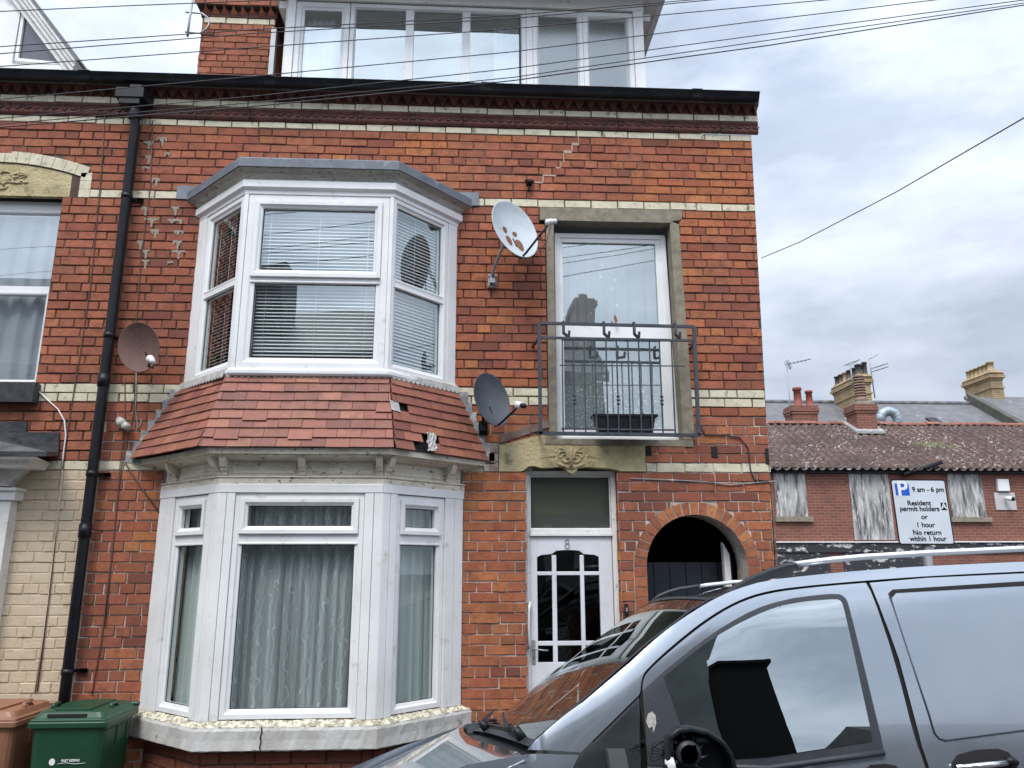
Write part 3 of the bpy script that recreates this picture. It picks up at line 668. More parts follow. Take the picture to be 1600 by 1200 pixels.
# arched head rail
top = [(.528,2.085),(.56,2.10),(.643,2.108)]+[(x,archz(x)) for x in (.678,.70,.73,.77,.81,.84,.862)]+[(.893,2.108),(.98,2.10),(1.012,2.085)]
M.prism([(.528,ZT)]+top+[(1.012,ZT)], K, T)
M.sweep(rect(.56,.98,.35,1.15), [(0,0),(.0,.008),(.015,.008),(.03,-.004)])
door = M.build('front_door', M_DOOR, house, bevel=.003)
M = MB((0,.10,0)); pane(M,.52,1.02,1.30,2.15,-.02); M.build('door_glass', M_GLASSD, door)
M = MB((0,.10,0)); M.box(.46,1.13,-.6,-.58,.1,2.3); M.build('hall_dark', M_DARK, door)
M = MB((0,.10,0)); M.s = True    # numeral 8
for zc_, r in ((2.205,.016),(2.172,.020)):
    M.tube([M.w((.765+cos(a)*r*.85, .006, zc_+sin(a)*r)) for a in [2*pi*i/16 for i in range(17)]], .0028, 6)
M.build('house_number', M_METAL, door)
M = MB((0,.10,0)); M.s = True
M.tube([M.w(q) for q in ((.462,.03,1.42),(.455,.055,1.44),(.452,.06,1.55),(.455,.06,1.68),(.462,.055,1.73),(.468,.02,1.75))], .011, 8)
M.build('pull_handle', M_UPVCD, door)
M = MB((0,.10,0)); M.s = False; M.box(.482,.508,.0,.006,1.30,1.47); M.s = True; M.tube([M.w(q) for q in ((.495,.005,1.41),(.495,.045,1.41),(.56,.048,1.402),(.60,.046,1.40))], .006, 8)
M.k = 1; M.s = False; M.box(.492,.498,.006,.007,1.33,1.355)
M.build('lever_handle', [M_METAL, M_DARK], door)
M = MB(); M.box(1.178,1.203,.0,.03,1.60,1.735); M.k = 1; M.box(1.184,1.197,.03,.034,1.62,1.64); M.box(1.184,1.197,.03,.034,1.68,1.71)
tag(M.build('door_entry_panel', [M_BLK, M_METAL]), 'small black entry keypad on the brick beside the white front door', 'keypad')
M = MB(); M.box(1.10,1.125,-.15,-.09,2.55,2.57)
# stone lintel over the door
M = MB(); li = [(.228,2.738),(.40,2.738),(.425,2.75),(.46,2.778),(.50,2.782),(.56,2.768),(.64,2.77),(.70,2.778),(.745,2.772),(.765,2.74),(.80,2.72),(.835,2.74),(.85,2.768),(.92,2.778),(1.0,2.77),(1.1,2.765),(1.16,2.752),(1.18,2.742),(1.388,2.742),(1.388,2.945),(.228,2.945)]
M.prism(li, -.12, .012)
M.prism([(.235,2.947),(.72,2.947),(.72,2.985),(.64,3.035),(.55,3.03),(.40,2.99),(.30,2.96)], -.02, .004)
# carved palmette
M.s = True
def curl(cx, cz, r0, a0, a1, sg, turns=1.0):
    pts = []
    for i in range(15):
        t = i/14; a = a0+(a1-a0)*t; r = r0*(1-.72*t); pts.append(M.w((cx+sg*cos(a)*r, .014, cz+sin(a)*r)))
    M.tube(pts, [.009-.004*i/14 for i in range(15)], 6)
for sg in (-1,1):
    curl(.795+sg*.045, 2.85, .045, -2.6, 3.2, sg); curl(.795+sg*.075, 2.865, .035, 2.4, -3, sg)
    M.tube([M.w(q) for q in ((.795,.014,2.80),(.795+sg*.02,.016,2.86),(.795+sg*.05,.015,2.91),(.795+sg*.095,.012,2.93))], [.012,.009,.007,.003], 6)
    for i in range(6): M.tube([M.w((.795+sg*(.13+i*.022),.008,2.862-.004*i)),M.w((.795+sg*(.137+i*.022),.018,2.863-.004*i))], .008-.0008*i, 6)
    M.tube([M.w(q) for q in ((.795+sg*.11,.012,2.80),(.795+sg*.06,.014,2.785),(.795+sg*.02,.014,2.76))], .008, 6)
M.tube([M.w((.795,.014,2.76)),M.w((.795,.018,2.93))], [.016,.006], 6); M.tube([M.w((.755,.02,2.847)),M.w((.835,.02,2.847))], .006, 6)
M.s = False
M.build('carved_lintel', M_STONE, house)
M = MB()     # brick hood over the left of the lintel, grey worn
for i in range(5):
    a0 = radians(118-i*9.0); 
    xa, za = .245+i*.078, 2.965+i*.026; M.col = pick([((.24,.20,.17),1),((.30,.25,.21),1)])
    M.prism([(xa,za),(xa+.074,za+.022),(xa+.062,za+.078),(xa-.012,za+.056)], -.02, .014)
for i in range(3): M.col = pick([((.34,.31,.26),1)]); M.prism(rect(.150,.222,2.742+i*.073,2.742+i*.073+.068), -.02, .010)
M.build('hood_brickwork', M_BRICK, house, attr=True)
# ------------------------------------------------------------------ French window with concrete surround
M = MB()
M.prism([(.572,4.876),(.622,4.876),(.64,4.872),(1.70,4.872),(1.72,4.895),(1.765,4.895),(1.80,4.93),(1.80,4.99),(.572,4.99)], -.12, .016)
M.prism([(.625,3.0),(.688,3.0),(.688,4.87),(.625,4.875)], -.12, .012)
M.prism([(1.70,3.0),(1.795,2.995),(1.768,4.86),(1.69,4.895)], -.12, .012)
M.prism([(.59,2.955),(1.78,2.94),(1.78,2.995),(.60,3.0)], -.1, .010)
M.build('concrete_surround', M_CONC, house)
M = MB((0,.11,0)); M.sweep([(.70,2.995),(1.70,2.995),(1.675,4.815),(.708,4.815)], [(0,-.06),(0,.0),(.04,.0),(.045,-.012),(.07,-.018),(.075,-.06)])
M.box(.70,1.70,-.05,.0,2.965,2.997); M.box(.72,1.66,-.05,-.004,3.862,3.99); M.box(.74,1.64,-.05,-.012,4.735,4.80); M.box(.765,1.64,-.05,-.012,3.03,3.11)
M.box(1.585,1.64,-.05,-.012,3.11,4.74)
fw = M.build('french_window', M_UPVC, house, bevel=.003)
M = MB((0,.11,0)); pane(M,.74,1.66,3.07,4.80,-.035); M.build('window_pane', M_GLASS, fw)
M = MB(); room(M,.62,1.76,.13,1.6,2.9,4.92); M.build('room', mat('pale_room',(.35,.36,.37),.9), fw)
M = MB(); M.box(.71,1.69,-.125,-.115,4.80,4.875)
tag(drape('lace_curtain', .74,1.64,3.05,4.78,.26,.014,.11,M_LACE2), 'flower-patterned white lace curtain behind the glass door over the front door', 'curtain')
M = MB(); M.add([(1.20,-.068,4.07),(1.212,-.069,4.05),(1.222,-.07,4.01),(1.205,-.068,3.985),(1.19,-.068,4.03)], [(0,1,2,3,4)]); tag(M.build('dead_leaf', mat('brown_leaf',(.22,.09,.05),.8)), 'small brown dead leaf stuck on the upper glass of the door above the entrance', 'leaf')
M = MB(); M.add([(1.17,.125,4.05),(1.185,.124,4.03),(1.19,.124,4.0),(1.178,.124,3.975),(1.168,.124,4.02)], [(0,1,2,3,4)]) if False else None
# ------------------------------------------------------------------ passage gate
M = MB(); 
for i in range(6): M.box(AX-AR+i*.1325+.003, AX-AR+(i+1)*.1325-.003, -.37, -.35, 0.1, 2.045)
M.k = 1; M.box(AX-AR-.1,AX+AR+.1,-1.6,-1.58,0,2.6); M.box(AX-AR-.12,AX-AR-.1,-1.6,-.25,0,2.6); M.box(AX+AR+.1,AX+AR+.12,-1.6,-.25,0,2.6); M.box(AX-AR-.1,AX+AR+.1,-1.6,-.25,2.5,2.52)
M.k = 2; M.add([(2.055,.20,.1),(2.105,.20,.1),(2.105,.26,.1),(2.055,.26,.1),(2.035,.20,2.20),(2.085,.20,2.10),(2.085,.26,2.10),(2.035,.26,2.20)], [(0,1,5,4),(1,2,6,5),(2,3,7,6),(3,0,4,7),(4,5,6,7)], True)
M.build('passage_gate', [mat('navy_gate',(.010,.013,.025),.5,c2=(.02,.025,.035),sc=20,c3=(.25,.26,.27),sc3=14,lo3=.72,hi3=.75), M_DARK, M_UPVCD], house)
# holes left by missing bricks (dark pockets) and grey quoin block
for x, z, w, h in ((1.395,2.865,.045,.08),(1.925,2.858,.05,.085),(2.36,2.80,.03,.13)): M = MB(); M.prism(rect(x,x+w,z,z+h), -.005, .0085); M.build('missing_brick_hole', M_DARK, house)
M = MB()      # cement smears on the joints left of the upper bay
sm = [(-2.731,4.911),(-2.493,4.917),(-2.7,4.809),(-2.513,4.807),(-2.638,4.713),(-2.452,4.706),(-2.735,4.609),(-2.453,4.615),(-2.69,4.531),(-2.455,4.53),(-2.691,4.442),(-2.476,4.435),(-2.78,5.517),(-2.673,5.556),(-2.595,5.414),(-2.75,5.38),(-2.77,5.278),(-2.676,5.175)]
for (x, z) in sm:
    k = 9; L_ = rnd.uniform(.04,.13); pts = []
    for i in range(k): pts.append((x+L_*i/(k-1), z+.006+rnd.uniform(0,.006)))
    for i in range(k)[::-1]: pts.append((x+L_*i/(k-1), z-.004-rnd.uniform(0,.01)-(.025 if rnd.random() < .25 else 0)))
    M.prism(pts, .004, .0075)
    if rnd.random() < .6: M.prism([(x+L_*.5,z-.07),(x+L_*.5+.014,z-.068),(x+L_*.5+.018,z),(x+L_*.5-.004,z)], .004, .0073)
M.build('cement_repair', mat('grey_cement',(.30,.25,.20),.95,c2=(.3,.27,.22),sc=30,bs=.6), house)
M = MB()      # pale step crack near the cornice
ck = [(0.923,5.683),(0.921,5.614),(0.865,5.594),(0.858,5.538),(0.79,5.517),(0.788,5.425),(0.761,5.424),(0.76,5.375),(0.72,5.337),(0.714,5.301),(0.608,5.292),(0.602,5.231),(0.536,5.223)]
for a, b in zip(ck[:-1], ck[1:]):
    x0, x1 = sorted((a[0],b[0])); z0, z1 = sorted((a[1],b[1])); M.prism(rect(x0-.003,x1+.003,z0-.003,z1+.003), .002, .0055)
M.build('step_crack_pointing', mat('pale_pointing',(.42,.31,.23),.9), house)
# ------------------------------------------------------------------ downpipe and hopper
M = MB(); px = -2.825
M.s = True
M.tube([(px-.005,-.13,5.80),(px,-.12,5.70),(px,-.09,5.60),(px,-.085,4.0),(px,-.085,2.0),(px,-.085,.05)], .037, 20)
for z in (4.97,3.78,2.70,1.30): M.tube([(px,-.085,z-.02),(px,-.085,z+.02)], .043, 20)
for z in (3.42,2.28,): M.tube([(px,-.085,z-.05),(px,-.085,z+.05)], .044, 20)
M.s = False
for z in (4.97,3.78,2.70,1.30): M.box(px-.01, px+.10, .012, .03, z-.012, z+.012); M.box(px+.06,px+.10,-.0,.03,z-.014,z+.014)
dp = M.build('downpipe', M_BLK, house)
M = MB(); xa, xb = px-.145, px+.085
M.plan([(xa,-.20),(xb,-.20),(xb+.02,-.04),(xa,-.04)], 5.815, 5.905); M.plan([(xa+.03,-.19),(xb-.03,-.19),(xb-.03,-.05),(xa+.03,-.05)], [5.76]*4, [5.815]*4)
M.plan([(px-.05,-.17),(px+.05,-.17),(px+.05,-.07),(px-.05,-.07)], 5.905, 5.955)
M.s = True; M.tube([(px-.005,-.12,5.77),(px,-.12,5.66)], .05, 16); M.s = False
M.build('rainwater_hopper', M_BLK, dp, bevel=.004)
# ================================================================== NEIGHBOUR (left)
nb = thing('terrace_house', (-5.5,0,0), 'cream-painted ground floor terrace house at the left edge, beyond the black downpipe', 'house')
M = MB()
nop = [op_rect(-4.52,-3.382,3.41,4.995)]
def tymp(z):
    if 4.99 <= z < 5.40:
        zc_ = 5.40-2.18
        dd_ = 2.18**2-(z-zc_)**2
        return (-3.94-min(.75,sqrt(max(0,dd_))), -3.94+min(.745,sqrt(max(0,dd_)))) if dd_ > 0 else None
nop.append(tymp)
bricks(M, [r for r in ROWS if r[0] > 2.72], -8.0, -2.82, nop, pal=UPP)
M.build('wall', [M_BRICK, M_MORTAR, M_WBRICK], nb, attr=True)
M = MB(); bricks(M, [r for r in ROWS if r[0] < 2.72], -8.0, -2.835, (), pal=UPP, dep=.0025, joint=.006)
M.v = [(x,y+.0012,z) for x,y,z in M.v]
M.build('painted_wall', [M_PAINTB, M_PAINTB], nb, attr=True)
M = MB(); M.box(-8.0,-2.835,-.0,.004,2.735,2.81) if False else None
cornice(-8.0,-2.818, nb, -4.4, -2.83, 0)
M = MB(); M.plan([(-8,-.12),(-2.83,-.12),(-2.83,3.6),(-8,3.6)], [5.98,5.98,7.55,7.55], [6.02,6.02,7.6,7.6]); M.plan([(-8,3.6),(-2.83,3.6),(-2.83,7.5),(-8,7.5)], [7.55,7.55,5.98,5.98], [7.6,7.6,6.02,6.02]); M.box(-8,-2.83,-7.5,-7.4,0,6.0)
M.build('roof', M_SLATE, nb)
# voussoirs and tympanum
M = MB(); Rz = 5.40-2.18
for i in range(15):
    a0 = radians(90-20.2+i*40.4/15); a1 = a0+radians(40.4/15)-.002
    M.prism([(-3.94+cos(a)*r, Rz+sin(a)*r) for r, a in ((2.08,a0),(2.18,a0),(2.18,a1),(2.08,a1))], -.02, .006)
for k in range(3): M.prism(rect(-3.255,-3.165,4.995+k*.075,5.066+k*.075), -.02, .006)
M.k = 1
for i in range(20):
    a0 = radians(90-22.5+i*45/20); a1 = a0+radians(45/20); M.add([(-3.94+cos(a)*r, -.0042, Rz+sin(a)*r) for r, a in ((2.07,a0),(2.25,a0),(2.25,a1),(2.07,a1))], [(0,1,2,3)])
M.add([(-3.33,-.0044,4.99),(-3.10,-.0044,4.99),(-3.10,-.0044,5.30),(-3.33,-.0044,5.30)], [(0,1,2,3)]); M.k = 0
M.build('brick_arch', [M_WBRICK, M_MORTAR], nb)
M = MB(); pts = [(-3.94+cos(a)*2.075, Rz+sin(a)*2.075) for a in [radians(90-18.9+i*37.8/16) for i in range(17)]]
M.prism([(-3.262,5.0)]+pts+[(-4.61,5.0)], -.05, -.006)
for i in range(26):
    a = rnd.uniform(0,6.28); q = rnd.uniform(.02,.1); cx = -3.94+rnd.uniform(-.5,.35); cz = 5.13+rnd.uniform(-.06,.08); M.s = True
    M.tube([M.w((cx+cos(a+t*.9)*q*(1-t*.25), -.004, cz+sin(a+t*.9)*q*.6*(1-t*.25))) for t in range(4)], .010, 5)
M.s = False
M.build('stone_tympanum', M_STONE, nb)
M = MB((0,.10,0)); M.box(-4.52,-3.38,-.02,.0,4.93,4.995); M.sweep(rect(-4.5,-3.385,3.41,4.93), [(0,-.05),(0,0),(.035,0),(.05,-.015),(.05,-.05)]); M.box(-4.47,-3.41,-.04,.004,4.17,4.245); M.sweep(rect(-4.46,-3.42,3.43,4.2), [(0,-.03),(0,.008),(.022,.008),(.035,-.01)])
wn = M.build('sash_window', M_UPVC, nb, bevel=.002)
M = MB((0,.10,0)); pane(M,-4.47,-3.42,3.44,4.90,-.02); M.build('window_pane', M_GLASS, wn)
M = MB(); room(M,-4.6,-3.36,.13,1.6,3.3,5.1); M.build('room', M_ROOM, wn)
M = MB(); M.box(-4.6,-3.335,-.1,.09,3.245,3.40); M.build('window_sill', mat('black_painted_sill',(.02,.022,.026),.45,c2=(.05,.05,.055),sc=12), nb)
tag(drape('net_curtain', -4.45,-3.42,3.44,4.88,.2,.02,.16,M_VOILE), 'pale voile curtain behind the sash window at the left edge of the photo', 'curtain')
# gabled dormer
M = MB((0,1.0,0)); ax, az = -5.3, 8.662
M.k = 0
gp = [(-6.6,6.86),(-3.98,6.86),(ax,az)]
M.prism([(-6.66,6.86),(-4.03,6.86),(ax,az-.16)], -.05, -.03)
M.sweep([(-4.60,6.97),(-4.02,6.925),(-4.61,7.68)], [(0,-.03),(0,.01),(.03,.01),(.035,-.01)]) 
M.box(-6.6,-4.62,-.03,.012,6.86,7.6); M.box(-6.7,-3.95,-.05,.05,6.84,6.90)
gd = M.build('gable_dormer', M_UPVC, nb)
M = MB((0,1.0,0)); M.add([(-4.575,-.015,7.0),(-4.08,-.015,6.955),(-4.585,-.015,7.56)], [(0,1,2)]); M.build('window_pane', mat('dormer_glass',(.06,.065,.075),.08,spec=.8), gd)
M = MB((0,1.0,0)); 
for i, (o0,o1,n_) in enumerate(((0,.035,.16),(.035,.07,.13),(.07,.11,.10),(.11,.16,.06))):
    dx, dz = -.786, -.618
    e = [(-3.90,6.88),(ax,az)]
    M.prism([(e[0][0]+dx*o0,e[0][1]+dz*o0),(e[1][0]+dx*o0,e[1][1]+dz*o0),(e[1][0]+dx*o1,e[1][1]+dz*o1),(e[0][0]+dx*o1,e[0][1]+dz*o1)], -.04, n_)
    M.prism([(2*ax-e[0][0]-dx*o0,e[0][1]+dz*o0),(2*ax-e[1][0]-dx*o0,e[1][1]+dz*o0),(2*ax-e[1][0]-dx*o1,e[1][1]+dz*o1),(2*ax-e[0][0]-dx*o1,e[0][1]+dz*o1)], -.04, n_)
M.build('bargeboard', M_UPVCD, gd)
M = MB((0,1.0,0)); M.prism([(-3.88,6.88),(ax+.0,az+.03),(ax,az),(-3.90,6.87)], -2.4, .18); M.prism([(-6.72,6.88),(ax,az+.03),(ax,az),(-6.70,6.87)], -2.4, .18); M.build('dormer_roof', M_SLATE, gd)
# canopy over neighbour's bay
wq = [(-3.601,0,3.101),(-3.388,0,3.103),(-3.376,0,3.018),(-3.139,0,3.024),(-3.124,0,2.876),(-3.592,0,3.041)]
fq = [(-3.356,-0.36,2.84),(-3.03,-0.36,2.791)]
M = MB(); xl = -5.2; tip = wq[4]; slope = (wq[5][2]-tip[2])/(wq[5][0]-tip[0]); zl = tip[2]+slope*(xl-tip[0]); zl = min(zl, 3.3)
M.add([(xl,0,zl),tip,(fq[1][0],-.36,fq[1][2]+.035),(xl,-.36,fq[1][2]+.035),(xl,0,2.80),(tip[0],0,tip[2]-.03),(fq[1][0],-.36,fq[1][2]),(xl,-.36,fq[1][2])],
      [(0,3,2,1),(3,7,6,2),(2,6,5,1),(4,5,6,7),(0,4,7,3)], True)
M.prism([(xl,wq[5][2]-.1),(wq[1][0],wq[5][2]-.1),(wq[1][0],wq[1][2]),(xl,wq[1][2])], .004, .02); M.prism([(wq[1][0]-.02,tip[2]),(tip[0],tip[2]-.02),(wq[3][0],wq[3][2]),(wq[1][0]-.02,wq[3][2])], .004, .022)
cn = M.build('canopy_roof', mat('bitumen_lead',(.022,.024,.028),.45,c2=(.05,.055,.06),sc=7,bs=.5,bsc=10,bd=.015), nb)
cq = [(-3.185,-0.28,2.764),(-3.18,-0.28,2.727)]
xe = cq[0][0]; z1_, z0_ = cq[0][2], cq[1][2]; zt_ = fq[1][2]
M = MB(); prof = [(z0_,.05),(z0_,.28),(z1_,.28),(z1_+.008,.285),(z1_+.02,.29),((z1_+zt_)/2,.305),(zt_-.02,.335),(zt_,.355),(zt_,.0)]
M.loft([[(xl,-n,z) for z, n in prof],[(xe+max(0,n-.28)*1.1,-n,z) for z, n in prof]])
bq = [(-3.315,0,2.753),(-3.325,0,2.719),(-3.362,0,2.685),(-3.377,0,2.661),(-3.411,0,2.632),(-3.421,0,2.603),(-3.458,0,2.603)]
M.prism([(p[0],p[2]) for p in bq[:6]]+[(xe-.42,bq[5][2]),(xe-.42,z0_)], .0, .10)
q = [(.10,0),(.21,0),(.205,-.05),(.18,-.075),(.165,-.11),(.14,-.12),(.135,-.145),(.10,-.15)]
x0_ = bq[6][0]-.03; M.loft([[(x0_,-n,z0_+z) for n, z in q],[(x0_-.07,-n,z0_+z) for n, z in q]])
cp_ = [(-3.341,-0.13,2.58),(-3.343,-0.13,2.501),(-3.378,-0.13,2.459)]
M.plan([(xl+1.2,-.14),(cp_[0][0]+.01,-.14),(cp_[0][0]+.01,0),(xl+1.2,0)], cp_[0][2]-.012, cp_[0][2]+.012); M.plan([(xl+1.2,-.12),(cp_[1][0],-.12),(cp_[1][0],0),(xl+1.2,0)], cp_[1][2], cp_[0][2]-.012); M.plan([(xl+1.2,-.10),(cp_[2][0],-.10),(cp_[2][0],0),(xl+1.2,0)], .1, cp_[1][2])
M.build('canopy_cornice', M_UPVCD, nb, bevel=.004)
# ================================================================== THINGS ON THE WALL
def dish(loc, nrm, a, b, depth, roll, m, label, lnb, arm, bracket, spots=None, rim=None):
    """offset dish: shallow bowl with rolled rim, feed arm, LNB, wall bracket"""
    t = thing('satellite_dish', bracket, label, 'satellite dish', None)
    n = Vector(nrm).normalized(); x = Vector((0,0,1)).cross(n).normalized(); y = n.cross(x); c = Vector(loc)
    x, y = x*cos(roll)+y*sin(roll), y*cos(roll)-x*sin(roll)
    M = MB(); M.s = True; rings = []
    k = 48
    for r, d in ((.02,-1),(.25,-.94),(.5,-.75),(.75,-.44),(.92,-.15),(.985,.0),(1.0,.02),(1.015,.0),(1.01,-.08),(.9,-.22),(.5,-.82),(.02,-1.07)):
        rings.append([c+x*(cos(2*pi*j/k)*a*r)+y*(sin(2*pi*j/k)*b*r)+n*(depth*d) for j in range(k)])
    M.loft(rings)
    if spots:
        M.s = False; M.k = 1
        for (u, v, rx, ry) in spots:
            q = []
            for j in range(12):
                an = 2*pi*j/12; uu = u+cos(an)*rx; vv = v+sin(an)*ry*(1.6 if sin(an) < 0 else 1); rr = sqrt(uu*uu+vv*vv); q.append(c+x*(uu*a)+y*(vv*b)+n*(depth*(-1+rr*rr)+.0022+depth*.02))
            M.add(q, [tuple(range(12))], True)
    M.build('reflector', [m, mat('rust_spot',(.22,.09,.04),.9,c2=(.10,.045,.03),sc=60)], t)
    M = MB(); base = c-y*b*.97-n*.01
    L = Vector(lnb)
    M.tube([c-n*depth*1.05-y*b*.2, base-n*.02, base+n*.03+(L-base)*.05, L-(L-base).normalized()*.02], .009, 8); M.build('feed_arm', M_BLK, t)
    M = MB(); d = (c-L).normalized(); M.tube([L-d*.055, L-d*.02], .019, 12); M.k = 1; M.tube([L-d*.02, L+d*.005, L+d*.03, L+d*.032], [.024,.026,.028,.02], 14); M.k = 0; M.box(0,0,0,0,0,0) if False else None
    M.build('lnb', [M_BLK if m is not None and lnb[0] > 0.3 and lnb[2] < 4 else M_WHITE, M_WHITE], t)
    M = MB(); B_ = Vector(bracket); bk = c-n*(depth+.02)
    M.tube([bk, bk-n*.05, B_+Vector((0,-.10,.06)), B_+Vector((0,-.05,0))], .013, 8); M.box(B_.x-.035,B_.x+.035,.004,.03,B_.z-.055,B_.z+.055); M.box(B_.x-.022,B_.x+.022,.03,.075,B_.z-.03,B_.z+.045)
    for sx in (-1,1):
        for sz in (-1,1): M.tube([(B_.x+sx*.027,-.03,B_.z+sz*.04),(B_.x+sx*.027,-.042,B_.z+sz*.04)], .007, 6)
    M.build('wall_bracket', M_METAL if bracket[2] > 4 else M_BLK, t)
    return t
M_RDISH = mat('rusted_dish',(.13,.065,.052),.75,c2=(.09,.045,.04),sc=5,c3=(.55,.46,.32),sc3=5.5,lo3=.66,hi3=.72,bs=.3,bsc=40)
M_WDISH = mat('pale_dish',(.50,.55,.58),.45,c2=(.42,.46,.48),sc=4,c3=(.40,.20,.10),sc3=14,lo3=.72,hi3=.80)
M_BDISH = mat('charcoal_dish',(.045,.052,.065),.5,c2=(.06,.07,.08),sc=5)
dish((-2.50,-.30,3.63), (-.30,-1,-.05), .170,.205,.05, .62, M_RDISH, 'rust-brown satellite dish beside the black downpipe', [(-2.292,-0.55,3.464)][0], 0, (-2.60,0,3.62))
dish((.345,-.30,4.655), (.62,-1,.30), .215,.268,.06, .12, M_WDISH, 'pale satellite dish with rust spots left of the glass door', (.60,-.55,4.60), 0, (.17,0,4.31), [(-.30,.08,.11,.09),(.14,-.02,.10,.07),(-.26,-.30,.13,.15),(.16,-.42,.15,.19)])
dish((.165,-.28,3.255), (.75,-1,.25), .17,.215,.05, .12, M_BDISH, 'charcoal satellite dish at the right end of the tiled skirt roof', (.36,-.50,3.165), 0, (.10,0,3.08))

# junk anchor block, sensor light, small bits
M = MB(); M.s = True; M.tube([(.485,0,5.215),(.485,-.05,5.21),(.49,-.07,5.19)], [.03,.022,.016], 10); M.tube([(.45,-.02,5.235),(.52,-.03,5.225)], .012, 8); M.tube([(.48,-.03,5.2),(.478,-.035,5.12)], .008, 6)
tag(M.build('wire_anchor', M_BLK), 'rusty black wire anchor fixed high on the brick above the glass door', 'anchor')
M = MB(); M.s = True; M.tube([(-2.70,-.02,3.12),(-2.665,-.075,3.095)], [.030,.026], 12); M.tube([(-2.668,-.07,3.098),(-2.64,-.10,3.075)], [.034,.036], 12); M.tube([(-2.62,-.03,3.06),(-2.62,-.11,3.065)], [.028,.028], 12)
tag(M.build('sensor_lamp', mat('dull_white',(.45,.44,.40),.5)), 'small off-white sensor lamp on the brick left of the tiled skirt roof', 'lamp')
def cable(pts, r, m, label, cat='cable', group=None, y=-.012, name='wall_cable', clips=False):
    M = MB(); M.tube([(x, yy if False else y, z) for x, z in pts], r, 6); return tag(M.build(name, m), label, cat, group)
cable([(-2.726,5.713),(-2.68,5.116),(-2.686,4.486),(-2.667,3.939),(-2.626,3.465),(-2.603,3.209),(-2.651,2.736),(-2.649,2.14),(-2.648,1.505),(-2.671,1.135)], .004, M_CABLE, 'brown cable running down beside the right of the downpipe to the bins')
cable([(-3.129,5.792),(-3.095,5.281),(-3.074,4.76),(-3.057,4.203),(-3.069,3.616),(-3.081,3.205),(-3.085,2.906),(-3.08,2.613),(-3.059,1.956),(-3.051,1.161)], .004, M_CABLE, 'thin brown cable crossing left of the downpipe down to the cream painted brick')
cable([(-3.34,3.345),(-3.268,3.28),(-3.177,3.205),(-3.117,3.115),(-3.093,3.005),(-3.09,2.832),(-3.087,2.734)], .0055, M_WHITE, 'white cable looping down the brick beside the black neighbour sill')
cable([(-3.082,2.734),(-3.071,2.328),(-3.068,2.094),(-3.062,1.775),(-3.062,1.508),(-3.067,1.153)], .005, M_PAINTB, 'cream-painted cable running down the cream painted brick')
cable([(-2.704,3.464),(-2.664,3.108),(-2.661,2.736),(-2.644,2.093),(-2.636,1.593)], .0035, M_CABLE, 'thin cable hanging below the rusty dish past the sensor lamp')
cable([(-2.63,2.8),(-2.485,2.605),(-2.333,2.418)], .006, M_CABLE, 'thin dark strip slanting down the brick under the left end of the tiled skirt roof')  # dark slanting line, drawn as a thin brown tube like the cables
cable([(-2.624,3.543),(-2.593,3.209),(-2.562,3.058),(-2.541,3.084),(-2.541,3.134)], .004, M_LEADW, 'short grey cable with a hook end below the rusty dish')
cable([(1.264,2.685),(1.544,2.676),(1.851,2.661),(2.056,2.637),(2.368,2.663),(2.431,2.668)], .0045, M_LEADW, 'grey cable slung across the brick above the round passage arch')
cable([(1.858,3.098),(1.875,3.036),(2.031,3.037),(2.161,3.017),(2.223,2.934),(2.23,2.754),(2.255,2.678),(2.368,2.668)], .0055, M_WIRE, 'black cable curving down the brick from the railing corner to the wall end')
cable([(0.651,4.756),(0.605,4.581),(0.523,4.482),(0.431,4.446),(0.335,4.49),(0.281,4.592)], .004, M_WIRE, 'black cable looping below the pale rusty dish', y=-.2)
# ------------------------------------------------------------------ railing
rl = thing('window_guard', (1.16,0,3.0), 'dark painted iron guard rail across the glass door above the front door', 'railing')
M = MB(); ry = .20
M.box(.535,.557,0,ry+.011,3.865,3.887) if False else None
def sq(M, a, b, w=.011):
    a = Vector(a); b = Vector(b); d = (b-a).normalized(); u = d.cross(Vector((0,1,0)) if abs(d.y) < .9 else Vector((0,0,1))).normalized(); v = d.cross(u)
    M.loft([[p+u*w*i+v*w*j for i, j in ((-1,-1),(1,-1),(1,1),(-1,1))] for p in (a, b)])
sq(M,(.535,-ry,3.895),(1.79,-ry,3.882)); sq(M,(.545,-ry,3.775),(1.785,-ry,3.765),.009); sq(M,(.54,-ry,3.0),(.535,-ry,3.895),.013); sq(M,(1.77,-ry,3.0),(1.785,-ry,3.885),.013); sq(M,(.527,-ry,3.008),(1.785,-ry,3.0),.013)
sq(M,(.535,-ry,3.77),(.50,0,3.76),.009); sq(M,(1.785,-ry,3.765),(1.80,0,3.75),.009); sq(M,(.54,-ry,3.01),(.54,0,3.05),.009); sq(M,(1.77,-ry,3.01),(1.78,0,3.03),.009)
sq(M,(.70,-ry,3.045),(1.58,-ry,3.04),.006); sq(M,(.70,-ry+.02,3.555),(1.70,-ry+.02,3.56),.004)
M.build('guard_frame', M_IRON, rl)
bx = [q[0] for q in [(0.718,3.399),(0.806,3.4),(0.892,3.401),(0.978,3.402),(1.066,3.403),(1.15,3.404),(1.241,3.404),(1.327,3.405),(1.414,3.406),(1.495,3.407),(1.592,3.408)]]
for i, x in enumerate(bx):
    M = MB(); sq(M,(x-.004,-ry+.002,3.0),(x+.003,-ry+.002,3.77),.005)
    if i in (1,5,9):
        M.s = True
        for zc_ in (3.245,3.275,3.305): M.tube([(x,-ry,zc_-.01),(x,-ry,zc_-.005),(x,-ry,zc_+.005),(x,-ry,zc_+.01)], [.006,.014,.014,.006], 8)
    M.build('baluster', M_IRON, rl)
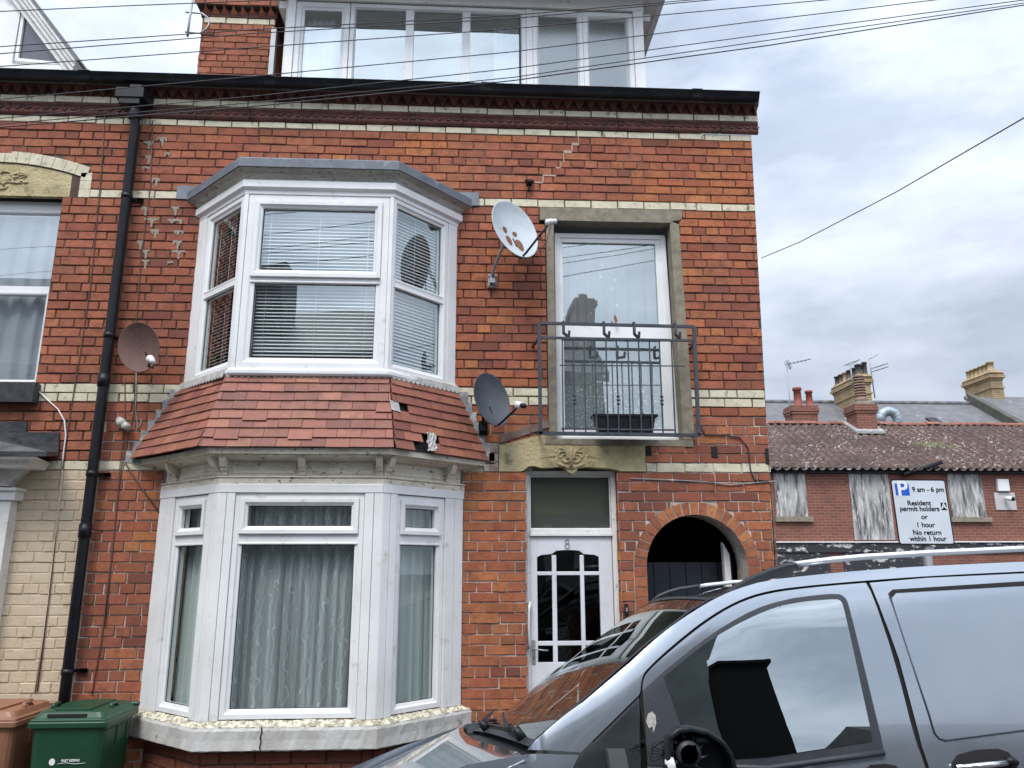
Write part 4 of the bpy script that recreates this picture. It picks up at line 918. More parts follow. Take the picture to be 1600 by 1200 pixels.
for x in [q[0] for q in [(0.73,3.87),(1.053,3.875),(1.296,3.879),(1.628,3.883)]]:
    M = MB(); sq(M,(x,-ry-.016,3.90),(x,-ry-.016,3.81),.0105); sq(M,(x,-ry-.016,3.81),(x+.05,-ry+.06,3.80),.009); sq(M,(x+.05,-ry+.05,3.80),(x+.055,-ry+.05,3.85),.009); sq(M,(x,-ry-.016,3.905),(x,-ry+.03,3.905),.008); M.build('hook', M_IRON, rl)
# planter trough behind the bars
M = MB(); 
M.plan([(1.0,-.175),(1.41,-.175),(1.41,-.07),(1.0,-.07)], 3.02, 3.021)
M.loft([[(.992+e,-.178-e*.1,z) if False else (x,y,z) for x,y in ((.992-f,-.185-g),(1.42+f,-.185-g),(1.42+f,-.06+g),(.992-f,-.06+g))] for z,f,g in ((3.02,-.005,-.01),(3.10,.012,-.004),(3.145,.022,0),(3.146,.04,.008),(3.166,.042,.01),(3.166,.03,0),(3.15,.02,-.004))], False)
tag(M.build('planter_trough', M_BLK, bevel=.003), 'empty black plastic planter trough standing inside the window guard rail', 'planter')
# ------------------------------------------------------------------ overhead wires
def wire(px, y, label, r=.0032):
    P0 = [Vector(q) for q in px]; n = len(P0)
    a = P0[0]+(P0[0]-P0[1])*((P0[0].x+13)/max(.01,(P0[1]-P0[0]).x)) ; b = P0[-1]+(P0[-1]-P0[-2])*((11-P0[-1].x)/max(.01,(P0[-1]-P0[-2]).x))
    M = MB(); M.tube([a]+P0+[b], r, 5); return tag(M.build('overhead_wire', M_WIRE), label, 'wire', 'overhead wires crossing the front of the house')
wire([(-3.035,-1.6,5.481),(-2.244,-1.6,5.557),(-1.309,-1.6,5.641)], 0, 'topmost overhead wire, leaving the photo above the brick chimney')
wire([(-2.997,-1.6,5.223),(-1.416,-1.6,5.412),(0.251,-1.6,5.588),(1.473,-1.6,5.76)], 0, 'second overhead wire from the top at the left edge')
wire([(-2.922,-1.7,5.1),(-1.382,-1.7,5.307),(0.245,-1.7,5.482),(1.57,-1.7,5.68)], 0, 'third overhead wire from the top at the left edge')
wire([(-2.976,-1.6,5.08),(-1.406,-1.6,5.279),(0.251,-1.6,5.484),(2.005,-1.6,5.741),(2.414,-1.6,5.8)], 0, 'fourth overhead wire from the top at the left edge')
wire([(-2.942,-1.6,4.849),(-1.391,-1.6,5.068),(0.25,-1.6,5.308),(1.995,-1.6,5.624),(3.192,-1.6,5.833)], 0, 'fifth overhead wire from the top, crossing the gutter left of the chimney')
wire([(-2.923,-1.6,4.716),(-1.38,-1.6,4.924),(0.25,-1.6,5.183),(1.986,-1.6,5.513),(3.844,-1.6,5.861)], 0, 'sixth overhead wire from the top at the left edge')
wire([(-2.917,-1.6,4.676),(-1.377,-1.6,4.879),(0.25,-1.6,5.116),(1.982,-1.6,5.463),(3.839,-1.6,5.835)], 0, 'seventh overhead wire from the top at the left edge')
wire([(-2.847,-1.7,4.594),(-1.344,-1.7,4.787),(0.244,-1.7,5.022),(1.934,-1.7,5.345),(3.75,-1.7,5.732)], 0, 'lowest of the overhead wires at the left edge', .004)
M = MB(); q = [Vector(a) for a in [(2.47,0,4.572)] + [(2.537,-0.6,4.454)] + [(2.736,-1.6,4.361)] + [(2.516,-3,3.998)]]; M.tube(q+[q[-1]+(q[-1]-q[-2])*1.5], .0035, 5)
tag(M.build('overhead_wire', M_WIRE), 'single dark wire rising from the house corner across the open sky at right', 'wire')

# ================================================================== BINS
def bin_(loc, wdt, dep_, hgt, m, m2, label, name='wheelie_bin', top=True):
    t = thing(name, (loc[0],loc[1],0), label, 'bin', 'wheelie bins against the front wall'); X, Y = loc; w, d = wdt/2, dep_/2
    M = MB(); rings = []
    def rr(w, d, z, c=.04, dx=0):
        q = []
        for sx, sy, a0 in ((1,-1,-90),(1,1,0),(-1,1,90),(-1,-1,180)):
            for k in range(4):
                a = radians(a0+k*30); q.append((X+sx*(w-c)+cos(a)*c, Y+sy*(d-c)+sin(a)*c+dx, z))
        return q
    for z, f in ((.05,.80),(.08,.81),(.5,.87),(hgt-.12,.935),(hgt-.10,.94),(hgt-.09,.965),(hgt-.045,.97)): rings.append(rr(w*f, d*f*.97, z, .05, -.01+.02*(f-.8)))
    M.loft(rings, True)
    for sx in (-1,1):
        for yy in (-.03,.12): M.box(X+sx*w*.92-.012, X+sx*w*.92+.012, -(Y+yy+.012), -(Y+yy-.012), hgt-.21, hgt-.09)
    M.k = 1
    body = M.build('bin_body', [m, M_BLK], t, bevel=.006)
    M = MB(); z = hgt-.06
    M.loft([rr(w*1.03,d*1.02,z-.012,.025),rr(w*1.03,d*1.02,z+.018,.025),rr(w*1.0,d*1.0,z+.022,.025),rr(w*1.0,d*1.0,z+.035,.03),rr(w*.95,d*.96,z+.042,.03),rr(w*.93,d*.94,z+.046,.04),rr(w*.86,d*.88,z+.075,.05),rr(w*.80,d*.83,z+.082,.05)], True)
    # raised centre saddle and hinge
    M.box(X-w*.45,X+w*.45,-(Y+d*.75),-(Y-d*.78),z+.078,z+.094)
    M.s = True; M.tube([(X-w*1.0,Y+d*1.02,z+.05),(X+w*1.0,Y+d*1.02,z+.05)], .016, 10); M.s = False
    lid = M.build('lid', m2, t, bevel=.008)
    M = MB(); M.box(X-w*.55,X+w*.45,-(Y-d*.905),-(Y-d*.955),z+.05,z+.068); M.build('grip_slot', M_DARK, lid)
    M = MB(); M.s = True
    for sx in (-1,1): M.tube([(X+sx*w*.80,Y-d*.30,z+.075),(X+sx*w*.76,Y-d*.25,z+.10),(X+sx*w*.76,Y+d*.0,z+.10),(X+sx*w*.80,Y+d*.06,z+.075)], .013, 8)
    M.build('lid_handle', m2, lid)
    for sx in (-1,1):
        M = MB(); M.s = True; M.tube([(X+sx*w*.72,Y+d*.8,.1),(X+sx*(w*.72+.05),Y+d*.8,.1)], .1, 20); M.build('wheel', M_BLK, t)
    return t
M_GRN = mat('green_bin_plastic',(.010,.058,.027),.42,c2=(.008,.044,.021),sc=4,c3=(.10,.16,.09),sc3=30,lo3=.68,hi3=.8)
M_BRN = mat('brown_bin_plastic',(.27,.12,.065),.45,c2=(.21,.095,.055),sc=4,c3=(.35,.2,.13),sc3=30,lo3=.66,hi3=.8)
def text(s_, size, loc, name, m, parent, align='CENTER', ext=.0006, bold=0, rot=None, sx=1.0):
    cu_ = bpy.data.curves.new(name, 'FONT'); cu_.body = s_; cu_.size = size; cu_.align_x = align; cu_.extrude = ext; cu_.offset = bold; cu_.align_y = 'CENTER'
    tmp = bpy.data.objects.new('tmp', cu_); C.objects.link(tmp); bpy.context.view_layer.update()
    me = bpy.data.meshes.new_from_object(tmp.evaluated_get(bpy.context.evaluated_depsgraph_get())); bpy.data.objects.remove(tmp)
    off = Vector((0,0,0)); q = parent
    while q: off += q.location; q = q.parent
    R_ = Matrix.Rotation(pi/2, 4, 'X'); S_ = Matrix.Scale(sx, 4, (1,0,0))
    me.transform(Matrix.Translation(Vector(loc)-off) @ (rot or Matrix()) @ R_ @ S_); me.materials.clear(); me.materials.append(m)
    o = bpy.data.objects.new(name, me); C.objects.link(o); o.parent = parent; return o
gb = bin_((-2.53,-.38), .48, .50, 1.10, M_GRN, M_GRN, 'green wheelie bin with white council lettering beside the bay window')
text('EAST RIDING', .019, (-2.488,-.6125,.835), 'council_lettering', M_WHITE, gb, bold=.0006)
M = MB(); M.s = False; M.add([(-2.60+cos(a)*.019, -.6125, .828+sin(a)*.021) for a in [2*pi*i/14 for i in range(14)]], [tuple(range(14))], True)
M.tube([(-2.565,-.6125,.817),(-2.515,-.6125,.822),(-2.455,-.6125,.815),(-2.395,-.6125,.820)], .0016, 5); M.build('council_emblem', M_WHITE, gb)
bin_((-3.12,-.33), .50, .52, 1.10, M_BRN, M_BRN, 'brown wheelie bin cut off by the left edge of the photo')
# ================================================================== PARKING SIGN
sg = thing('parking_sign', (3.75,.3,0), 'white resident permit parking sign on a grey post behind the van', 'sign')
pc = [(3.544,0.3,2.715),(4.017,0.3,2.706),(4.021,0.3,2.186),(3.556,0.3,2.187)]
SO = Vector(pc[3]); sux = (Vector(pc[2])-SO); sw = sux.length; sux.normalize(); suz = (Vector(pc[0])-SO); sh = suz.length; suz.normalize(); sn = Vector((0,-1,0))
def rrect(u0,u1,z0,z1,r,k=5):
    q = []
    for cx_, cz_, a0 in ((u1-r,z0+r,-90),(u1-r,z1-r,0),(u0+r,z1-r,90),(u0+r,z0+r,180)):
        for i in range(k+1): a = radians(a0+90*i/k); q.append((cx_+cos(a)*r, cz_+sin(a)*r))
    return q
M = MB(SO, sux, sn, suz); M.k = 1; M.prism(rrect(-.006,sw+.006,-.006,sh+.006,.022), -.004, 0); M.k = 0; M.prism(rrect(.004,sw-.004,.004,sh-.004,.016), .0, .0015)
M.k = 2; M.prism(rrect(.055*sw,.315*sw,.755*sh,.945*sh,.008), .0015, .0025)
M.k = 1; M.prism(rrect(.86*sw,.965*sw,.525*sh,.645*sh,.003), .0015, .0025)
pl_ = M.build('sign_plate', [mat('sign_white',(.62,.66,.70),.35,c2=(.56,.60,.64),sc=3), M_BLK, mat('sign_blue',(.015,.10,.50),.35)], sg)
rotm = Matrix((sux, -sn, suz)).transposed().to_4x4()
for s_, sz, u, v, m_, b_, sx_ in (('P',.20,.185,.850,'w',.004,1),('9 am - 6 pm',.062,.665,.850,'b',.0011,1),('Resident',.062,.46,.635,'b',.0011,1.03),('permit holders',.062,.455,.545,'b',.0011,1.0),('A',.078,.913,.585,'w',.001,1),('or',.062,.52,.42,'b',.0011,1.03),('1 hour',.062,.52,.295,'b',.0011,1.03),('No return',.062,.53,.175,'b',.0011,1.03),('within 1 hour',.062,.53,.08,'b',.0011,1.0)):
    sz_ = sz*sh/.46*.80
    P_ = SO+sux*(u*sw)+suz*(v*sh)+sn*.003
    text(s_, sz_, P_, 'lettering', M_WHITE if m_ == 'w' else M_BLK, pl_, bold=b_, rot=rotm, sx=sx_)
pb = [(3.803,0.36,2.136),(3.816,0.36,1.98)]
M = MB(); M.s = True; M.tube([(pb[1][0]-.005,.36,-.1),(pb[1][0],.36,1.9),(pb[0][0]-.01,.36,2.72)], .038, 16); M.s = False
M.box(pb[0][0]-.06,pb[0][0]+.05,-.33,-.302,2.62,2.66); M.box(pb[0][0]-.06,pb[0][0]+.05,-.33,-.302,2.32,2.36)
M.build('sign_post', M_METAL, sg)

# ================================================================== VAN
M_VAN = None
def paint():
    m, t, p, o = nt('blue_grey_metallic'); p.inputs['Base Color'].default_value = (.25,.27,.30,1); p.inputs['Metallic'].default_value = .6; p.inputs['Roughness'].default_value = .30
    p.inputs['Coat Weight'].default_value = 1; p.inputs['Coat Roughness'].default_value = .02; co_ = coords(t)
    c = mix(t, noise(t, co_, 3, 6, .7, .45, .8), (.25,.28,.315), (.275,.295,.32)); t.links.new(c, p.inputs['Base Color'])
    r = noise(t, co_, 7, 5, .6, .3, .8); mr_ = N(t, 'MapRange'); mr_.inputs[3].default_value = .14; mr_.inputs[4].default_value = .24; t.links.new(r, mr_.inputs[0]); t.links.new(mr_.outputs[0], p.inputs['Roughness']); return m
M_VAN = paint(); M_TRIM = mat('black_trim',(.022,.024,.03),.5,c2=(.03,.033,.04),sc=4,c3=(.07,.075,.08),sc3=40,lo3=.64,hi3=.74)
van = thing('parked_van', (1.3,-2.1,0), 'blue-grey metallic van parked in front of the house with a broken door mirror', 'van')
YC = -2.20; TL_ = .085
SIL0 = [(0.212,1.378),(0.332,1.471),(0.452,1.542),(0.578,1.632),(0.689,1.719),(0.777,1.78),(0.877,1.837),(0.959,1.879),(1.049,1.915),(1.184,1.951),(1.384,1.972),(1.585,1.989),(1.855,2.006),(2.265,2.022)]+[(2.9,2.04),(3.8,2.03)]
def zs_(x):
    for (a, p), (b, q) in zip(SIL0[:-1], SIL0[1:]):
        if a <= x <= b: return p+(q-p)*(x-a)/(b-a)
    return 9
def vy(x, z):
    d = z-1.3; y = -3.10+.28*(sqrt(d*d+.006)+d)/2-.004*max(0,1.3-z)
    d = zs_(x)-z
    if d < .16: y += .8*(.16-d)**2
    if z < .8: y += .05*(.8-z)
    if x < -.1: y += .10*((-.1-x)/1.0)**2.2
    return y
def vpt(x, z, off=0, far=False):
    y = vy(x, z)-off
    if far: y = 2*YC-y
    return (x, y, z-(.19 if far else TL_*max(0, y+2.9)))
def ck(p, it=2):      # corner cutting that keeps the end points
    for _ in range(it):
        q = [p[0]]
        for a, b in zip(p[:-1], p[1:]): q += [(a[0]*.75+b[0]*.25, a[1]*.75+b[1]*.25), (a[0]*.25+b[0]*.75, a[1]*.25+b[1]*.75)]
        p = q+[p[-1]]
    return p
def panel(poly, off, name, m, parent, far=False, both=False, step=.07, smooth=True):
    bm = bmesh.new(); vs = [bm.verts.new((x,0,z)) for x, z in poly]; f = bm.faces.new(vs); bmesh.ops.triangulate(bm, faces=[f])
    for ax_, nn_ in ((0,(1,0,0)),(2,(0,0,1))):
        lo = min(v.co[ax_] for v in bm.verts); hi = max(v.co[ax_] for v in bm.verts); k = int((hi-lo)/step)
        for i in range(1, k+1):
            cpt = [0,0,0]; cpt[ax_] = lo+(hi-lo)*i/(k+1); bmesh.ops.bisect_plane(bm, geom=bm.verts[:]+bm.edges[:]+bm.faces[:], plane_co=cpt, plane_no=nn_)
    bm.verts.ensure_lookup_table(); bm.verts.index_update(); res = []
    for fr_ in ((False, True) if both else (far,)):
        M = MB(); M.s = smooth
        fl = []
        for f in bm.faces:
            q = [v.index for v in f.verts]
            a, b, c = [bm.verts[i].co for i in q[:3]]
            ny = (b-a).cross(c-a).y
            if (ny > 0) != fr_: q = q[::-1]
            fl.append(q)
        M.add([vpt(v.co.x, v.co.z, off, fr_) for v in bm.verts], fl, True); o_ = M.build(name, m, parent); res.append(o_)
        nn = []
        for v in bm.verts:
            x, z = v.co.x, v.co.z; gx = (vy(x+.01,z)-vy(x-.01,z))/.02; gz = (vy(x,z+.01)-vy(x,z-.01))/.02; q = Vector((gx,-1,gz)).normalized()
            if fr_: q.y = -q.y
            nn.append(q)
        if smooth: o_.data.normals_split_custom_set_from_vertices(nn)
    bm.free(); return res[0]
def edge_lip(poly, off, m, name, parent, r=.004):
    M = MB(); M.tube([vpt(x,z,off) for x,z in poly], r, 6); return M.build(name, m, parent)
sil = [(0.212,1.378),(0.332,1.471),(0.452,1.542),(0.578,1.632),(0.689,1.719),(0.777,1.78),(0.877,1.837),(0.959,1.879),(1.049,1.915),(1.184,1.951),(1.384,1.972),(1.585,1.989),(1.855,2.006),(2.265,2.022)]
gapl = [(2.25,1.982),(1.843,1.965),(1.593,1.949),(1.375,1.933),(1.177,1.912),(1.042,1.872),(0.905,1.802),(0.769,1.712),(0.662,1.631),(0.643,1.603),(0.633,1.561)]
silr = sil+[(2.9,2.04),(3.5,2.035),(3.72,1.98)]
sil = ck(sil, 1); silr = sil+silr[-3:]; gapl = ck(gapl, 2)
body_top = silr+[(3.70,1.93),(3.5,1.985),(2.9,1.995)]+gapl+[(0.627,1.548),(0.401,1.368)]
panel(body_top, 0, 'roof_side_rail', M_VAN, van, both=True)
door_out = [(0.641,1.561),(0.647,1.597),(0.669,1.627),(0.775,1.705),(0.911,1.795),(1.043,1.863),(1.178,1.903),(1.376,1.925),(1.585,1.94),(1.596,1.9),(1.62,1.66),(1.623,1.379),(1.63,1.363),(1.639,1.303)]
xb = door_out[-1][0]; zb_ = door_out[-1][1]
door_out = ck(door_out[:9],2)[:-1]+ck(door_out[8:],1)
door_poly = door_out+[(xb+.03,1.0),(xb+.03,.38),(.64,.38),(.62,1.0),(.635,1.325)]+ck([(1.063,1.311),(1.444,1.349),(1.494,1.359),(1.496,1.385),(1.486,1.845),(1.483,1.884),(1.449,1.903),(1.169,1.871),(0.928,1.758),(0.727,1.624)],2)
fd = panel(door_poly, 0, 'front_door', M_VAN, van, both=True)
seal = ck([(0.641,1.563),(0.727,1.624),(0.928,1.758),(1.169,1.871),(1.449,1.904),(1.486,1.886),(1.489,1.845),(1.499,1.385),(1.496,1.357),(1.446,1.347),(1.062,1.309)],2)+[(.635,1.325)]
panel(seal, .003, 'window_seal', M_TRIM, fd, both=True)
glass = ck([(0.725,1.609),(0.934,1.747),(1.164,1.845),(1.297,1.87),(1.427,1.879),(1.46,1.877),(1.466,1.846),(1.463,1.414),(1.464,1.389),(1.435,1.386),(1.069,1.345)],2)+[(.80,1.335)]
g_ = panel(glass, .006, 'door_glass', M_GLASSV, fd, both=True, step=.12)
mt_ = mat('bird_dropping',(.42,.40,.36),.9,c2=(.25,.24,.22),sc=80); panel([(0.652,1.487),(0.667,1.495),(0.679,1.483),(0.679,1.456),(0.666,1.426),(0.664,1.448),(0.651,1.44),(0.642,1.463)], .0045, 'bird_dropping', mt_, fd, step=.03)
edge_lip([(1.495,1.353),(1.299,1.334),(1.062,1.309)]+[(.80,1.32)], .006, M_TRIM, 'belt_strip', fd, .012)
slide = [(1.601,1.94),(1.841,1.958),(2.247,1.974)]+[(2.9,1.99),(3.0,1.9),(3.02,.38),(xb+.042,.38),(xb+.042,1.0)]+[(1.653,1.303),(1.644,1.367),(1.638,1.66),(1.611,1.9)]
sd_ = panel(slide, 0, 'sliding_door', M_VAN, van, both=True)
rec = ck([(1.72,1.904),(2.23,1.929)]+[(2.86,1.92),(2.88,1.50),(2.6,1.455)]+[(2.041,1.417),(1.741,1.388),(1.706,1.39),(1.7,1.475),(1.667,1.856),(1.671,1.9),(1.72,1.904)],2)
panel(rec, .004, 'window_panel', M_VAN, sd_)
panel([(1.664,1.902),(1.681,1.914),(2.236,1.944)]+[(2.86,1.93),(2.86,1.915)]+[(2.23,1.927),(1.693,1.902),(1.669,1.883)], .007, 'painted_recess_shadow', M_DARK, sd_, step=.2)  # black strip paints the shadow under the top edge of the window recess
edge_lip([(1.665,1.888),(1.699,1.471),(1.701,1.413),(1.714,1.394),(1.736,1.388),(2.041,1.417)]+[(2.6,1.455)], .003, mat('groove',(.05,.06,.075),.4,.5), 'panel_groove', sd_, .003)
q = [(1.74,1.317),(1.767,1.341),(1.839,1.356),(1.924,1.359),(1.962,1.346),(1.976,1.318),(1.977,1.287),(1.732,1.281)]; hd = panel(q, .002, 'door_handle', M_DARK, sd_, step=.05)
M = MB(); M.s = True; h = [(1.743,1.303),(1.835,1.31),(1.929,1.319)]; M.tube([vpt(x,z,.022) for x,z in h], [.010,.012,.012], 8); M.k = 1; h = [(1.929,1.319),(1.954,1.324),(1.97,1.314)]; M.tube([vpt(x,z,.020) for x,z in h], [.014,.016,.012], 8); M.build('chrome_grip', [M_CHROME, M_BLK], hd)
q = [(1.413,1.298),(1.44,1.314),(1.494,1.317),(1.533,1.31),(1.547,1.292)]; hd2 = panel(q, .002, 'door_handle', M_DARK, fd, step=.05)
panel([(3.04,.38),(3.04,1.9),(2.92,2.0),(3.70,1.93),(3.78,1.2),(3.78,.45)], 0, 'rear_quarter', M_VAN, van, both=True)
# quarter light and wing
ql = [(0.627,1.54),(0.403,1.362),(0.364,1.318)]+[(.37,1.31),(.61,1.30)]+[(0.606,1.318)]
panel(ql, -.004, 'quarter_seal', M_TRIM, van, both=True)
panel([(0.621,1.527),(0.41,1.358),(0.376,1.318)]+[(.385,1.315),(.605,1.305)], .0, 'quarter_glass', M_GLASSV, van, both=True, step=.1)
arch_ = [(-.25+cos(a)*.40,.40+sin(a)*.40) for a in [pi*k/10 for k in range(11)]]
wing = [(0.211,1.365),(0.394,1.36),(0.355,1.314)]+[(.36,1.30),(.605,1.29),(.605,.38)]+[p for p in arch_ if p[1] >= .38]+[(-.75,.38),(-1.02,.45),(-1.10,.70),(-1.04,.92),(-.8,1.06),(-.4,1.21),(0.0,1.335)]
panel(wing, 0, 'front_wing', M_VAN, van)
panel([(x, z) for x, z in wing], 0, 'front_wing', M_VAN, van, far=True)
# liner behind the gaps
M = MB(); 
lin = [(.1,.5),(.62,1.29),(.36,1.31)]+[(x,z-.01) for x, z in sil[1:]]+[(2.9,2.0),(3.6,1.9),(3.7,.5)]
panel([(.62,.45),(.60,1.28),(.645,1.30)]+[(x-.0,z) for x,z in [(0.629,1.519),(0.633,1.582),(0.668,1.635),(0.775,1.723),(0.912,1.814),(1.046,1.881),(1.18,1.917),(1.379,1.94),(1.594,1.954),(2.253,1.989)]]+[(3.0,1.99),(3.65,1.9),(3.7,.45)], -.012, 'inner_liner', M_DARK, van, both=True)
# bonnet
HR = [(-3.10,.205),(-2.9,.155),(-2.65,.103),(-2.29,.028),(-1.87,-.013),(-1.49,-.025),(-1.20,.0)]
def hx(y):
    for (a, p), (b, q) in zip(HR[:-1], HR[1:]):
        if a <= y <= b: return p+(q-p)*(y-a)/(b-a)
    return HR[-1][1] if y > HR[-1][0] else HR[0][1]
def hz(x, y):
    e = max(0,-.45-x); return 1.372+.40*(x-.21)-.08*(y+3.1)-.55*e*e+.022*(1-((y+2.15)/.95)**2)
M = MB(); M.s = True; ny, nx_ = 26, 22; vs = []; fs = []
for i in range(nx_+1):
    for j in range(ny+1):
        f = j/ny; y0_ = vpt(.2,1.3)[1]; 
        y = -3.085+f*1.77; x = hx(y)+(-1.12-.0-hx(y))*(i/nx_); e = max(0,(-.1-x))
        ins = .10*(e/1.0)**2.2; y = -2.16+(y+2.16)*(1-ins/.95)
        vs.append((x+(.12*((y+2.16)/.95)**2)*(i/nx_)**2, y, hz(x,y)-(.02 if j in (0,ny) else 0)))
for i in range(nx_):
    for j in range(ny): fs.append((i*(ny+1)+j,(i+1)*(ny+1)+j,(i+1)*(ny+1)+j+1,i*(ny+1)+j+1))
M.add(vs, fs, True); bn = M.build('bonnet', M_VAN, van); bn.modifiers.new('s','SOLIDIFY').thickness = -.012
M = MB(); M.loft([[(-1.10,-2.95,z),(-1.22,-2.5,z),(-1.26,-2.1,z),(-1.22,-1.7,z),(-1.10,-1.25,z),(-.6,-1.25,z),(-.6,-2.95,z)] for z in (.2,.45,.80)]); bp_ = M.build('front_bumper', M_VAN, van, bevel=.02)
M = MB(); M.box(-1.235,-1.2,1.5,2.7,.52,.72); M.build('grille', M_BLK, van)
for y in (-2.85,-1.35):
    M = MB(); M.s = True; M.loft([[(-1.15+abs(y+2.1)*.1-.0+(.03*k),y+cos(a)*.14,.82+sin(a)*.11) for a in [2*pi*i/16 for i in range(16)]] for k in (0,1,3)]); M.build('headlight', mat('lamp_lens',(.7,.72,.75),.1), van)
for x in (-.25,2.95):
    for y in (-2.98,-1.3):
        M = MB(); M.s = True; M.tube([(x,y-.11,.33),(x,y-.1,.33),(x,y+.1,.33),(x,y+.11,.33)], [.29,.33,.33,.29], 32); w_ = M.build('wheel', mat('tyre',(.02,.02,.02),.8), van); M = MB(); M.s = True; M.tube([(x,y-.118,.33),(x,y-.10,.33)], [.17,.20], 24); M.build('wheel_hub', M_METAL, w_)
# cowl, windscreen
NE = [(.222,1.380),(.452,1.545),(.70,1.727),(.877,1.839),(.962,1.882)]
FE = [(.03,-1.28,1.095),(.254,-1.30,1.225),(.463,-1.33,1.402),(.842,-1.40,1.676),(1.031,-1.45,1.800)]
def lerp_(L, t):
    t *= len(L)-1; i = min(int(t), len(L)-2); f = t-i; return tuple(a+(b-a)*f for a, b in zip(L[i], L[i+1]))
def ws(t, s):      # t bottom..top, s near..far
    n_ = Vector(vpt(*lerp_(NE, t)))+Vector((0,.012,0)); f_ = Vector(lerp_([FE[0],FE[1],FE[2],FE[3],FE[4]], t)); p = n_.lerp(f_, s); b = 4*s*(1-s)*.05; return p+Vector((-.62,0,.4))*b
def surf(M, t0, t1, s0, s1, nt_, ns_, off=0):
    vs = []; fs = []
    for i in range(nt_+1):
        for j in range(ns_+1):
            p = ws(t0+(t1-t0)*i/nt_, s0+(s1-s0)*j/ns_)+Vector((-.6,0,.75))*off; vs.append(tuple(p))
    for i in range(nt_):
        for j in range(ns_): fs.append((i*(ns_+1)+j,(i+1)*(ns_+1)+j,(i+1)*(ns_+1)+j+1,i*(ns_+1)+j+1))
    return M.add(vs, fs, True)
M = MB(); M.s = True; surf(M,0,1,.0,.985,16,16); M.build('windscreen', M_GLASSW, van)
M = MB(); M.s = True; surf(M,.0,1,.0,.02,16,2,.003); surf(M,.0,1,.965,1.0,16,2,.003); surf(M,.955,1.0,0,1,2,16,.003); surf(M,0,.03,0,1,1,16,.003); M.build('windscreen_seal', M_TRIM, van)
M = MB(); surf(M,0,1,.985,1.006,16,2,.001); M.build('far_pillar', M_VAN, van)
M = MB(); M.s = True; vs = []; fs = []
for j in range(17):
    s = j/16; b = ws(0.02, s); y = b.y; 
    vs += [(hx(y)-.05, y, hz(hx(y)-.05,y)-.045), (hx(y)+.02, y, hz(hx(y),y)-.05), tuple(b+Vector((.02,0,-.012)))]
for j in range(16): fs += [(j*3,j*3+1,j*3+4,j*3+3),(j*3+1,j*3+2,j*3+5,j*3+4)]
M.add(vs, fs, True); cw = M.build('scuttle_panel', M_BLK, van)
# wipers
def wp(t, s, h=.02): return ws(t, s)+Vector((-.6,0,.75))*h
for (A_, pts_, nm) in (((.02,.12),[(.02,.10),(.03,.22),(.06,.36),(.10,.50)],0),((.02,.62),[(.02,.60),(.05,.70),(.09,.82),(.14,.93)],0)):
    wt = bpy.data.objects.new('wiper', None); C.objects.link(wt); wt.parent = van
    M = MB(); M.s = True; M.tube([wp(t,s,.035) for t, s in pts_], [.012,.010,.008,.006], 8); M.tube([wp(pts_[0][0],pts_[0][1],-.01),wp(pts_[0][0],pts_[0][1],.05)], .018, 10); M.build('wiper_arm', M_BLK, wt)
    M = MB(); t1_, s1_ = pts_[-1]; M.tube([wp(t1_-.06+.0*k,s1_-.30+.12*k,.012) for k in range(5)], .008, 6); M.build('wiper_blade', M_BLK, wt)
# roof
M = MB(); M.s = True; vs = []; fs = []; rp = [(x,z) for x, z in silr if x >= .95]
rings = []
for i, (x, z) in enumerate(rp):
    a = Vector(vpt(x, z)); r = []
    if i == 0: a = Vector(vpt(.962,1.882))
    f_ = Vector((x+(.07 if i == 0 else .0), 2*YC-a.y, z-TL_*1.5-.02))
    if i == 0: f_ = Vector((1.035,-1.43,1.80))
    for k in range(17):
        s = k/16; p = a.lerp(f_, s); p.z += .02*4*s*(1-s); p.x -= 4*s*(1-s)*.035 if i == 0 else 0; r.append(tuple(p))
    rings.append(r)
M.loft(rings, False, False); M.build('roof', M_VAN, van)
M = MB(); M.loft([[ (x_,y_,z_) for y_ in (-2.95,-1.3)] for x_, z_ in ((3.72,1.97),(3.79,1.2),(3.80,.4))], False, False); M.build('tailgate', M_VAN, van)
